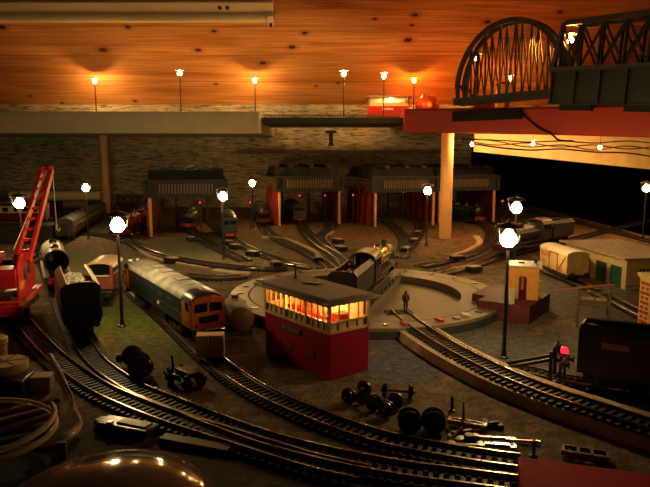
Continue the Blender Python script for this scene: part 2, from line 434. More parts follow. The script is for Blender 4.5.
underlay('narrow pale strip between the diesel and the turntable tracks', [(214, 272), (232, 275), (254, 276)], 22, 5)

# ------------------------------------------------------------------ turntable
TC = Vector((52, 806, 0)); TA = math.atan2(338, 103)          # deck direction
grey = mat('turntable_plastic', (.23, .18, .11), .5, var=.1, scale=60)
greyd = mat('turntable_skirt', (.05, .055, .05), .5)
tt = thing('turntable', 'big round grey locomotive turntable with half moon wells', 'turntable', TC, TA-PI/2)
def annulus(mb, r0, r1, z0, z1, n=72, a0=0, a1=2*PI):
    full = abs(a1-a0-2*PI) < 1e-6; k = n+(0 if full else 1)
    secs = [[(math.cos(a0+(a1-a0)*i/n)*r, math.sin(a0+(a1-a0)*i/n)*r, z) for r, z in ((r0, z0), (r1, z0), (r1, z1), (r0, z1))] for i in range(k)]
    o = len(mb.v)
    for s_ in secs: mb.v += [Vector(p) for p in s_]
    for i in range(n if full else n):
        j = (i+1) % k if full else i+1
        for q in range(4): mb.f.append((o+i*4+q, o+i*4+(q+1) % 4, o+j*4+(q+1) % 4, o+j*4+q))
    if not full:
        mb.f.append((o, o+1, o+2, o+3)); e = o+(k-1)*4; mb.f.append((e+3, e+2, e+1, e))
    return mb
annulus(MB(), 150, 173, 0, 12).build('outer_ring', grey, tt, bevel=.6)
annulus(MB(), 173.1, 174.5, 0, 8.5).build('skirt', greyd, tt)
MB().lathe([(148.6, 0), (148.6, 3)], 64).build('well_floor', grey, tt)
annulus(MB(), 121, 148.6, 3, 12).build('rotating_ring', grey, tt, bevel=.6)
MB().box(0, 0, 7.5, 50, 244, 9).build('deck', grey, tt, bevel=.6)
for s in (-1, 1):
    MB().box(s*26.5, 0, 13.5, 2, 236, 3).build('deck_edge', grey, tt)
    MB().box(s*8.25, 0, 13.6, 1.2, 290, 3.2).build('rail', railm, tt)
    m = MB()
    for y in range(-100, 101, 25): m.bar((s*27, y, 12), (s*27, y, 21), 1.1)
    m.bar((s*27, -100, 21), (s*27, 100, 21), 1.0); m.bar((s*27, -100, 16.5), (s*27, 100, 16.5), .8)
    if s > 0: m.build('handrail', dark, tt)
m = MB()
for k in range(24):
    a = k*PI/12+.1; m.box(math.cos(a)*161, math.sin(a)*161, 12.6, 8, 4, 1.6, a)
m.build('rail_stub', railm, tt)
for a, mm, nm in ((rad(-62), red, 'indicator_lever'), (rad(-47), red, 'indicator_lever'), (rad(-33), white, 'indicator_lever')):
    MB().box(0, 0, 1.5, 11, 5, 2.6).build(nm, mm, tt, loc=(math.cos(a)*160, math.sin(a)*160, 12), rot=(0, 0, a), bevel=.4)

# ------------------------------------------------------------------ street lamps
lampgrey = mat('lamp_post_black', (.02, .018, .016), .4)
capm = mat('lamp_cap', (.10, .09, .08), .45)
def make_lamp(bm, h=112):
    t = thing('street_lamp', '-', 'lamp', (0, 0, 0))
    MB().lathe([(5, 0), (5, 1.2), (2.8, 2.5), (1.9, 9), (1.5, h-9), (2.4, h-8.5), (3.4, h-6.5)], 12).build('post', lampgrey, t)
    MB().lathe([(1.8, -7.5), (4.4, -6.3), (6.8, -3.4), (7.6, 0), (6.6, 3.6), (4.0, 6.2), (3.2, 8.5)], 14).build('bulb', bm, t, loc=(0, 0, h)).scale = (.66, .66, .68) if bm in (BULB_UP, BULB_OR) else (1, 1, 1)
    MB().lathe([(13, 11.0), (13.3, 11.5), (10, 13.6), (5, 15.2), (1.4, 16), (1.1, 18), (.3, 19)], 24).build('cap', capm, t, loc=(0, 0, h-(2.5 if bm in (BULB_UP, BULB_OR) else 0)))
    m = MB()
    for k in range(3):
        a = k*2*PI/3+.5; m.tube([(2.4*math.cos(a), 2.4*math.sin(a), h-8), (9.5*math.cos(a), 9.5*math.sin(a), h-1), (11.5*math.cos(a), 11.5*math.sin(a), h+11.3)], .22, 5)
    m.build('cap_bracket', lampgrey, t)
    return t
LP = {BULB: None, BULB_UP: None, BULB_OR: None, BULB_DIM: None}
def lamp(label, px, D, z=0., bm=BULB, group='yard lamps'):
    loc = Vector(((px-325)/F*(D*math.cos(TH)+(CAMZ-z-100)*math.sin(TH)), D, z))
    if LP[bm] is None: t = LP[bm] = make_lamp(bm)
    else: t = copy_tree(LP[bm])
    t.location = loc*S; t.rotation_euler = (0, 0, random.random()*6); tag(t, label, 'lamp', group); return t
lamp('lit lamp post between the pink cab and the blue diesel', 118, 684)
lamp('lit lamp post behind the red crane jib', 20, 980)
lamp('lit lamp post standing beside the dark coach', 86, 1400)
lamp('lit lamp post in front of the big green diesel', 223, 1130)
lamp('small lit lamp post beside the middle shed by the little engine', 252.5, 1600, bm=BULB_DIM)
lamp('lit lamp post standing just before the pale post and double shed', 427.5, 1290, bm=BULB_DIM)
lamp('lit lamp post on the apron beside the yellow hut roof', 516, 900)
lamp('tall brightest lamp post in front of the brick red plinth', 508, 576)
lamp('lit lamp post at the cream store end beside the dark drop', 646, 1385, bm=BULB_DIM)
U = 'lamps along the upper shelf'
lamp('shelf lamp with a round shadow above it, above the pale post', 95, 2066, 298, BULB_UP, U)
lamp('taller shelf lamp between the two that cast round shadows', 180, 1860, 298, BULB_UP, U)
lamp('shelf lamp casting the widest round shadow, by the cream board end', 255, 2056, 298, BULB_UP, U)
lamp('shelf lamp standing on the thin span over the sheds', 344, 1775, 286, BULB_UP, U)
lamp('shelf lamp standing in front of the lit red signal cabin', 384, 1820, 286, BULB_UP, U)
lamp('orange glowing shelf lamp beside the round red ornament', 414, 2074, 300, BULB_OR, U)
lamp('lamp seen through the first bay of the arched bridge', 476, 1440, zz(1440)+46, BULB_OR, U)
lamp('lamp seen through the lattice girder bridge', 570, 1120, zz(1120)+46, BULB_OR, U)
lamp('low amber lamp before the yellow lit patch behind the arch', 510, 2000, zz(2000)+46-8, BULB_OR, U)

# ------------------------------------------------------------------ bridges
bg = mat('bridge_grey', (.085, .075, .06), .5, var=.25, scale=40)
bk = mat('girder_black_green', (.035, .042, .036), .45, var=.2)
P0 = at(457, 105.5, 1222); P1 = at(564, 96, 1068); d = P1-P0; ang = math.atan2(d.y, d.x); LA = Vector((d.x, d.y)).length
ar = thing('arch_bridge', 'grey bowstring arch railway bridge standing on the red baseboard', 'bridge', P0, ang, rot=(0, math.atan2(P0.z-P1.z, LA), ang))
H = at(513, 20, 1145).z-(P0.z+P1.z)/2
def bow(x): t_ = 2*x/LA-1; return 30+(H-30)*(1-abs(t_)**2.1)**.56 if abs(t_) < 1 else 30
for yy in (0, 22):
    s_ = MB(); n = 28
    pts = [Vector((LA*(1-math.cos(PI*i/n))/2, yy, bow(LA*(1-math.cos(PI*i/n))/2))) for i in range(n+1)]
    for i in range(n): s_.bar(pts[i], pts[i+1], 5, 8.5)
    for x in (1, LA-1): s_.bar((x, yy, 8), (x, yy, 34), 5, 6)
    s_.build('arch_rib', bg, ar)
    w_ = MB(); K = 6
    for k in range(1, K+1):
        x = LA*k/(K+1); w_.bar((x, yy, 12), (x, yy, bow(x)-3), 2.4, 2.4)
    for k in range(K+1):
        xa, xb = LA*k/(K+1), LA*(k+1)/(K+1)
        if k > 0 and k < K:
            w_.bar((xa, yy, bow(xa)-3), ((xa+xb)/2, yy, 13), 2, 2); w_.bar(((xa+xb)/2, yy, 13), (xb, yy, bow(xb)-3), 2, 2)
        elif k == 0: w_.bar((xa+3, yy, 40), ((xa+xb)/2+6, yy, 13), 3, 3); w_.bar(((xa+xb)/2+6, yy, 13), (xb, yy, bow(xb)-3), 3, 3)
        else: w_.bar((xa, yy, bow(xa)-3), ((xa+xb)/2-6, yy, 13), 3, 3); w_.bar(((xa+xb)/2-6, yy, 13), (xb-3, yy, 40), 3, 3)
    w_.build('lattice_bars', bg, ar)
    q = MB().box(LA/2, yy, 6, LA+14, 4, 12).box(LA/2, yy-.5, 12.5, LA+18, 7, 2)
    for k in range(44): q.box(LA*k/43, yy-2.5, 6, 1.1, 1.2, 10)
    q.build('side_girder', bg, ar)
MB().box(LA/2, 15, 3, LA, 30, 3).build('bridge_deck', bg, ar)
m = MB()
for s in (-8, 8): m.box(LA/2, 15+s, 6.5, LA, 1.2, 3)
m.build('rail', railm, ar)
m = MB()
for k in (2, 3, 4, 5, 6): m.bar((LA*k/8, 0, bow(LA*k/8)), (LA*k/8, 30, bow(LA*k/8)), 2.5)
m.build('cross_brace', bg, ar)

Q0 = at(549, 104.5, 1060); Q1 = at(650, 105.5, 900); d = Q1-Q0; ang = math.atan2(d.y, d.x)
tr = thing('girder_bridge', 'dark lattice truss bridge on deep plate girders above the red baseboard', 'bridge', Q0, rot=(0, math.atan2(Q0.z-Q1.z, math.hypot(*(Q1-Q0).xy)), ang))
LT, gh = 330, at(549, 71.5, 1060).z-Q0.z
th = at(563, 22, 1045).z-at(563, 71, 1045).z
for yy in (0, 40):
    q = MB().box(LT/2, yy, gh/2, LT, 3, gh).box(LT/2, yy, 1, LT, 9, 2).box(LT/2, yy, gh-1, LT, 9, 2)
    for k in range(8): q.box(4+k*46, yy, gh/2, 3, 10, gh-2)
    q.build('plate_girder', bk, tr)
    c_ = MB().box(LT/2-4, yy, gh+3, LT-4, 9, 6)
    c_.box(LT/2+9, yy, gh+th-3, LT-22, 9, 8); c_.bar((0, yy, gh+4), (14, yy, gh+th-2), 6, 6)
    c_.build('chord', bg, tr)
    w_ = MB(); K = 8; st = (LT-20)/K
    for k in range(K):
        xa, xb = 14+k*st, 14+(k+1)*st
        w_.bar((xa, yy+1.2, gh+5), (xb, yy+1.2, gh+th-6), 1.8, 3); w_.bar((xb, yy-1.2, gh+5), (xa, yy-1.2, gh+th-6), 1.8, 3)
        w_.bar((xa, yy, gh+5), (xa, yy, gh+th-6), 2.6, 4)
    w_.build('lattice_bars', bk, tr)
m = MB().box(LT/2, 20, gh-6, LT, 38, 4); m.build('bridge_deck', bk, tr)
m = MB()
for k in range(6): m.bar((14+k*60, 0, gh+th-3), (14+k*60, 40, gh+th-3), 3)
m.build('cross_brace', bk, tr)
m = MB()
m.box(52, 20, -4.5, 60, 40, 9).build('bearing_pad', black, tr); MB().box(185, 20, -4.5, 90, 40, 9).build('bearing_pad', black, tr)
def front(px, py, out=0):
    a, b, c = ray(px, py); k = a/b                       # point on the sloping front face of the red board
    t = (1300*k-157)/(213+230*k); D = 1300-230*t
    n_ = Vector((-230, -213, 0)).normalized(); return Vector((157+213*t, D, CAMZ+c/b*D))+n_*out
pa, pb_ = front(455, 117, 5), front(523, 116.5, 5)
d = pb_-pa; m = MB().box(d.length/2, 0, 0, d.length, 10, 18)
tag(m.build('support_block', mat('black_foam', (.012, .012, .012), .9, bump=.5, scale=300), loc=pa, rot=(0, 0, math.atan2(d.y, d.x)), bevel=1.5), 'long black foam block on the red edge below the arched bridge', 'block')

# ------------------------------------------------------------------ wiring
def cable(label, pts, r, m, name='cable', cat='cable', group=None):
    path = smooth_path([Vector(p) for p in pts], 8)
    o0 = path[0]; mb = MB().tube([p-o0 for p in path], r, 6)
    return tag(mb.build(name, m, loc=o0), label, cat, group)
cable('black twin cable drooping across the red baseboard edge', [front(521, 112, 3), front(531, 121, 3), front(541, 129, 3), front(552, 134, 4)+Vector((0, -3, 0)), front(561, 140, 8), front(568, 141, -20)], 1.6, black)
for k, (lab, ys, mm) in enumerate([('thin black wire looping below the red baseboard, uppermost of the bundle', (139, 140, 142, 141, 143, 141, 144), dark),
       ('brown wire sagging across the pale board', (140, 145, 143, 147, 145, 149, 146), mat('brown_wire', (.12, .05, .02), .4)),
       ('thick black cable sagging lowest across the pale board', (142, 147, 150, 149, 152, 153, 158), black),
       ('grey wire twisting across the pale board', (138, 141, 147, 145, 150, 146, 151), darkgrey)]):
    cable(lab, [at(462+33*i, y, 1290+18*math.sin(i*2+k)+12*k) for i, y in enumerate(ys)], 1.2+.4*(k == 2), mm, group='wires under the red baseboard')
for k, (lab, x0, x1_, mm) in enumerate([('thin green wire stapled below the cream shelf', 3, 62, mat('green_wire', (.02, .4, .05), .4)),
      ('longer green wire drooping from the cream shelf by the post', 30, 98, mat('green_wire2', (.03, .3, .06), .4)),
      ('red wire stapled below the cream shelf', 112, 150, mat('red_wire', (.5, .03, .02), .4)),
      ('orange wire trailing below the cream shelf', 138, 190, mat('orange_wire', (.5, .2, .04), .4))]):
    cable(lab, [at(x0+(x1_-x0)*i/5, 139.5+1.2*math.sin(i*1.7+k)+(4 if k == 1 and i > 3 else 0)+(3 if k == 3 and i > 2 else 0), 1780+k*6) for i in range(6)], 1.3, mm, group='wires under the cream shelf')
for k, (x, y, lab) in enumerate([(472, 144, 'tiny bulb added among the wires by the post to light the board'), (533, 143, 'tiny bulb added mid way along the pale board to light it'), (600, 147, 'tiny bulb added to light the pale board near the far lamp')]):  # bulbs added to brighten the pale board
    p = at(x, y, 1385); t = thing('fill_bulb', lab, 'light bulb', (p.x, p.y, p.z), group='tiny added fill bulbs under the red baseboard')
    MB().lathe([(.4, -5), (2.8, -3.2), (3.5, 0), (2.6, 2.8), (1.4, 4)], 12).build('bulb', bulbmat('bulb_fill', (1, .6, .2), 950), t)
    MB().lathe([(1.4, 3.2), (1.4, 8)], 10).tube([(0, 0, 8), (1, 0, 16), (-2, 0, 60)], .4, 5).build('lead', black, t)
# dark hanging bracket and pale offcut behind the shelf gap
m = MB().box(0, 0, 0, 12, 20, 46).box(0, -4, 18, 34, 24, 8).box(0, -4, -20, 16, 24, 8)
tag(m.build('hanging_bracket', dark, loc=at(331, 138, 1980), bevel=1), 'dark metal bracket hanging in the gap between the shelves', 'bracket')

# ------------------------------------------------------------------ engine sheds
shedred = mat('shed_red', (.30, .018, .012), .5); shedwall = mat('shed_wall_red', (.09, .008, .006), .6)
postyel = mat('shed_post_yellow', (.8, .4, .1), .45)
louv = mat('shed_louvre', (.20, .13, .05), .5)
def make_shed():
    t = thing('engine_shed', '-', 'engine shed', (0, 0, 0))
    W, Lg, Hp = 160, 225, 88
    # local: x across the front (0..W), y backwards
    for x in (0, W):
        MB().box(x, 0, Hp/2, 6, 6, Hp).build('front_post', postyel, t, bevel=.6)
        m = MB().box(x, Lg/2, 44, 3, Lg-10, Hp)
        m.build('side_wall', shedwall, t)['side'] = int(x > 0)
        b_ = MB()
        for k in range(5):
            y = 30+k*44
            s = -1 if x == 0 else 1
            b_.add([(x+s*1.5, y-6, 0), (x+s*12, y-6, 0), (x+s*10, y-6, 70), (x+s*1.5, y-6, 104), (x+s*1.5, y+6, 0), (x+s*12, y+6, 0), (x+s*10, y+6, 70), (x+s*1.5, y+6, 104)],
                   [(0,1,2,3),(4,7,6,5),(0,4,5,1),(1,5,6,2),(2,6,7,3),(3,7,4,0)])
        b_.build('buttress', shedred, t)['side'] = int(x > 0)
    m = MB().box(W/2, -2, Hp+3, W+22, 14, 6).box(W/2, -2, Hp+38, W+22, 12, 6).box(W/2, 1, Hp+20, W+18, 4, 34)
    for x in (-9, W+9): m.box(x, -2, Hp+20, 8, 12, 38)
    m.build('fascia', slate, t)
    l_ = MB()
    for k in range(18): l_.box(22+k*6.8, -3.4, Hp+20, 3.2, 3, 22)
    l_.build('louvre', louv, t)
    r_ = MB().box(W/2, Lg/2, Hp+38, W+16, Lg, 5)
    for k in range(5):                                        # saw-tooth roof bays
        y0 = 8+k*43
        r_.add([(-4, y0, Hp+40), (W+4, y0, Hp+40), (W+4, y0+40, Hp+40), (-4, y0+40, Hp+40), (-4+k, y0+12, Hp+62), (W+4-k, y0+12, Hp+62), (W+4-k, y0+28, Hp+62), (-4+k, y0+28, Hp+62)],
               [(0,3,2,1),(4,5,6,7),(0,1,5,4),(1,2,6,5),(2,3,7,6),(3,0,4,7)])
    r_.build('roof', slate, t)
    v_ = MB()
    for x in (32, 86, 132): v_.box(x, 90, Hp+64, 12, 180, 8)
    v_.build('smoke_vent', slate, t)
    for x in (W*.25, W*.75): MB().box(x, Lg, 44, 5, 5, Hp).build('rear_post', slate, t)
    return t
s0 = make_shed(); s1_, s2_, s3_ = copy_tree(s0), copy_tree(s0), copy_tree(s0); SG = 'engine sheds along the back'
def shed(o, px, py, rz, label, closed=False):
    if not closed:
        for c in list(o.children):
            if c.get('side') == 1: bpy.data.objects.remove(c)
    o.location = g(px, py)*S; o.rotation_euler = (0, 0, rz); tag(o, label, 'engine shed', SG)
shed(s0, 151.5, 237, rad(9), 'dark roofed engine shed standing alone near the pale post and coach')
shed(s1_, 279.5, 225.5, rad(12), 'middle engine shed with the dark diesel inside', True)
shed(s2_, 375, 227, rad(15), 'engine shed with open S track, joined to the end shed')
shed(s3_, 439, 224, rad(15), 'end engine shed with a red beamed engine inside by the pale post', True)
for o in bpy.data.objects:
    if 'side' in o: del o['side']

# ------------------------------------------------------------------ signal boxes
def signal_box(name, label, loc, rz, LX=100, LY=42, bulb=None, boxred=deepred, detail=True, sc=1.0, bs=14):
    """local x along the long window side (0..LX), y depth; front-left corner at origin"""
    t = thing(name, label, 'signal box', loc, rz)
    h0, h1 = 40*sc, 66*sc
    MB().box(LX/2, LY/2, h0/2, LX, LY, h0).build('brick_base', boxred, t, bevel=.5)
    fr = MB(); wf = mat('window_frame_yellow', (.80, .58, .25), .45)
    def wall(a, b, nb, majors):
        a, b = Vector(a), Vector(b); d = b-a
        fr.bar(a+Vector((0,0,h0+1)), b+Vector((0,0,h0+1)), 2.2, 2.5); fr.bar(a+Vector((0,0,h1-1)), b+Vector((0,0,h1-1)), 2.2, 2.5)
        fr.bar(a+Vector((0,0,h0+9*sc)), b+Vector((0,0,h0+9*sc)), 1.4, 1.3)
        for k in range(nb+1):
            p = a+d*k/nb; w = 2.6 if k % majors == 0 else 1.1
            fr.bar(p+Vector((0,0,h0)), p+Vector((0,0,h1)), w, w)
    wall((1, 1, 0), (LX-1, 1, 0), 12, 4); wall((LX-1, 1, 0), (LX-1, LY-1, 0), 4, 4)
    wall((1, LY-1, 0), (LX-1, LY-1, 0), 12, 4); wall((1, 1, 0), (1, LY-1, 0), 4, 4)
    fr.build('window_frame', wf, t)
    lp = MB()
    lp.box(LX/2, 1.6, h0+4.5*sc, LX-3, 1, 8*sc).box(LX-1.6, LY/2, h0+4.5*sc, 1, LY-3, 8*sc).box(LX/2, LY-1.6, h0+4.5*sc, LX-3, 1, 8*sc).box(1.6, LY/2, h0+4.5*sc, 1, LY-3, 8*sc)
    lp.build('lower_panel', mat('panel_amber', (.8, .5, .18), .5), t)
    zc, zh = (h0+9*sc+h1)/2, h1-h0-10*sc
    pn = MB().box(LX/2, .9, zc, LX-4, .4, zh).box(LX-.9, LY/2, zc, .4, LY-4, zh).box(.9, LY/2, zc, .4, LY-4, zh)
    pn.build('window_pane', glass, t)
    MB().box(LX/2, LY-3.2, zc, LX-8, .8, zh+2).build('inner_wall', cream, t)
    lv = MB().box(LX*.45, LY*.45, h0+6*sc, LX*.62, 7, 3*sc)
    for k in range(7): lv.bar((LX*.18+k*LX*.09, LY*.42, h0+5*sc), (LX*.18+k*LX*.09, LY*.36, h0+12*sc), .8)
    lv.box(LX*.88, LY*.5, h0+8*sc, 10, 12, 10*sc)
    lv.build('lever_frame', red, t)
    MB().lathe([(.6, -bs/6), (bs/5, -bs/10), (bs/4, 0), (bs/5, bs/8), (.6, bs/6)], 10).build('interior_lamp', bulb or BULB_BOX, t, loc=(LX*.56, LY*.5, h1-5*sc))
    rf = MB().box(LX/2+1, LY/2-1, h1+1, LX+15, LY+15, 2.2); rf.box(LX/2, LY/2, h1+3, LX+3, LY+4, 2.4)
    rf.build('roof', mat('box_roof', (.19, .13, .08), .6), t, bevel=.4)
    ra = MB()
    for k in range(13): ra.box(LX*k/12, -4, h1-.4, 1.2, 6, 1.2)
    for k in range(5): ra.box(LX+4, LY*k/4, h1-.4, 6, 1.2, 1.2)
    ra.build('eaves_rafter', dark, t)
    if detail:
        MB().lathe([(1.6, 0), (1.6, 3), (1.1, 3.5), (1.1, 12), (2, 13), (2, 15)], 10).build('chimney', mat('dark_green', (.01, .07, .03), .5), t, loc=(LX*.12, LY*.62, h1+4))
        MB().box(0, 0, .6, 17, 9, 1.2).build('roof_patch', mat('leaf_green', (.01, .16, .05), .4), t, loc=(LX*.40, LY*.62, h1+4.2), rot=(0, 0, .5), bevel=.4)
        sg = MB().box(0, 0, 0, 30, .8, 5).build('name_board', mat('sign_brown', (.09, .07, .05), .5), t, loc=(LX*.44, -.5, h0-8))
        lt = MB(); 
        for k, w in enumerate((3.2, 2.6, 2.6, 3.4, 2.6, 2.6)): lt.box(-11.5+k*4.6, -.6, 0, w, .4, 2.2)
        lt.build('lettering', mat('sign_letter', (.30, .25, .16), .5), sg)
        [MB().box(LX*q, -.2, 17, 15, .7, 7).build('air_brick', mat('vent_brown', (.25, .02, .03), .6), t) for q in (.38, .72)]
    else:
        sg = MB().box(0, 0, 0, 30, .8, 5).build('name_board', white, t, loc=(LX*.48, -.5, h0-9))
        lt = MB()
        for k in range(6): lt.box(-11.5+k*4.6, -.6, 0, 2.6, .4, 2.0)
        lt.build('lettering', dark, sg)
        [MB().box(LX*q, -.2, 9, 20, .7, 7).build('air_brick', mat('vent_brown2', (.25, .12, .04), .6), t) for q in (.3, .68)]
    return t
FL, FR_ = g(265.6, 351.6), g(329, 381); d = FR_-FL
signal_box('signal_box', 'red signal box with lit yellow windows beside the turntable', FL, math.atan2(d.y, d.x), d.length, 44)
signal_box('signal_box', 'small lit red and yellow signal cabin on the upper shelf span', (124, 1860, 283), 0, 116, 50, boxred=red, detail=False, sc=.93, bs=22)
# interior lamp a bit stronger comes from the same bulb material

# ornament, and a block standing in for a lamp-lit patch, on the shelf
orn = thing('ornament', 'round shiny red ornament with little ears behind the red baseboard corner', 'ornament', (308, 1960, 308))
redgl = mat('glossy_red', (.75, .08, .02), .12)
o_ = MB().lathe([(.5, 0), (20, 2), (33, 16), (37, 32), (33, 48), (20, 60), (.5, 66)], 28).build('body', redgl, orn, loc=(0, 0, -14))
for s in (-1, 1): MB().lathe([(6, 0), (4.5, 6), (.5, 11)], 10).build('ear', redgl, orn, loc=(s*13, -10, 44), rot=(.3, s*.4, 0))
MB().lathe([(8, 0), (8, 8), (6, 9)], 16, axis='Y').build('snout', redgl, orn, loc=(0, -42, 20))
ct = thing('lit_patch_block', 'small yellow block for a lamp-lit patch behind the arched bridge', 'light patch', (525, 2035, zz(2035)+46))
MB().prism([(0, 0), (62, 0), (58, 55), (52, 84), (10, 84), (4, 55)], 0, 46, Matrix.Rotation(PI/2, 4, 'X')).build('wall', mat('lamp_lit_yellow', (.85, .55, .06), .5), ct)  # yellow stands in for a lamp-lit patch; the house form is made up
MB().box(-30, 10, 22, 60, 40, 44).build('side_block', maroon, ct, bevel=1)
MB().box(31, -24, 87, 50, 58, 5).build('roof', maroon, ct, bevel=1)
MB().box(30, -46.6, 22, 14, 1.2, 28).build('door', shedred, ct)

# ------------------------------------------------------------------ rolling stock
def wheel_mb(r, w=2.6):
    m = MB().lathe([(r*.30, -w*.3), (r*.34, w*.3)], 12, axis='X')
    m.lathe([(r*.80, -w/2), (r, -w/2), (r+.8, -w/2+.2), (r+.8, -w/2+.7), (r, -w/2+1), (r, w/2), (r*.8, w/2)], 22, axis='X', caps=False)
    m.lathe([(r*.8, w/2), (r*.8, -w/2)], 22, axis='X', caps=False)
    if r > 7:
        for k in range(12):
            a = k*PI/6; m.bar((0, math.cos(a)*r*.3, math.sin(a)*r*.3), (0, math.cos(a)*r*.84, math.sin(a)*r*.84), 1.1, 1.1)
    else: m.lathe([(r*.82, -w*.15), (r*.82, w*.15)], 16, axis='X')
    return m
WD = {}
def wheels(parent, ys, r, m=dark, x=8.4, z0=4.6):
    for y in ys:
        for s in (-1, 1):
            k = (r, m.name)
            if k not in WD:
                o = wheel_mb(r).build('wheel', m, parent, loc=(s*x, y, z0+r)); WD[k] = o.data
            else: o = put('wheel', WD[k], parent, (s*x, y, z0+r))
            if s < 0: o.rotation_euler = (0, 0, PI)
def buffers(parent, y, s, z=17, m=dark, x=11):
    for sx in (-x, x):
        MB().lathe([(1.8, 0), (1.8, 3), (1.1, 3.2), (1.1, 6), (3.3, 6.2), (3.3, 7)], 12, axis='Y').build('buffer', m, parent, loc=(sx, y, z), rot=(0, 0, 0 if s > 0 else PI))
def heading(pr, pf, z=0):
    """rear and front pixel on the track -> (mid point, rotation that takes +y to the heading, length)"""
    a, b = g(*pr, z), g(*pf, z); d = b-a
    return (a+b)/2, math.atan2(d.y, d.x)-PI/2, d.length

def tender_parts(root, y1, m, coalm, framem, length=88, hi=46, rearm=None):
    y0 = y1-length; yc = (y0+y1)/2
    MB().box(0, yc, 18.5, 32, length, 3).box(0, yc, 13, 12, length-6, 10).build('tender_frame', framem, root)
    b = MB()
    for s in (-1, 1):
        b.add([(s*17, y0, 20), (s*15.6, y0, 20), (s*15.6, y0, hi-4), (s*17, y0, hi-4), (s*17, y1, 20), (s*15.6, y1, 20), (s*15.6, y1, hi-2), (s*17, y1, hi-2)],
              [(0,1,2,3),(4,7,6,5),(0,4,5,1),(1,5,6,2),(2,6,7,3),(3,7,4,0)])
        b.add([(s*17, y0, hi-4), (s*15.6, y0, hi-4), (s*11, y0+1, hi+1), (s*12, y0+1, hi+2), (s*17, y1, hi-2), (s*15.6, y1, hi-2), (s*11, y1, hi+2.6), (s*12, y1, hi+3.6)],
              [(0,1,2,3),(4,7,6,5),(0,4,5,1),(1,5,6,2),(2,6,7,3),(3,7,4,0)])
    b.build('tender_side', m, root)
    arc = [(-17, 20), (17, 20), (17, hi-4)]+[(17*math.cos(a), hi-4+6*math.sin(a)) for a in [PI*k/12 for k in range(1, 12)]]+[(-17, hi-4)]
    MB().loft([[(x, y0, z) for x, z in arc], [(x, y0+2, z) for x, z in arc]]).build('tender_rear', rearm or m, root)
    c = MB(); nx, ny = 14, 24; rnd = random.Random(4)
    vs = []; fs = []
    for j in range(ny+1):
        for i in range(nx+1):
            x = -15.4+30.8*i/nx; y = y0+10+(y1-y0-14)*j/ny
            vs.append((x, y, hi-9+5*math.cos(x/15.4*1.4)+rnd.uniform(-1.6, 1.6)))
    for j in range(ny):
        for i in range(nx): k = j*(nx+1)+i; fs.append((k, k+1, k+nx+2, k+nx+1))
    c.add(vs, fs); c.build('coal', coalm, root, smooth=0)
    MB().box(0, y0+6, hi-6, 28, 9, 4).lathe([(5, 0), (5, 3)], 14, loc=(0, y0+6, hi-4)).build('tank_filler', rearm or m, root)
    wheels(root, [y0+16, yc, y1-16], 8)

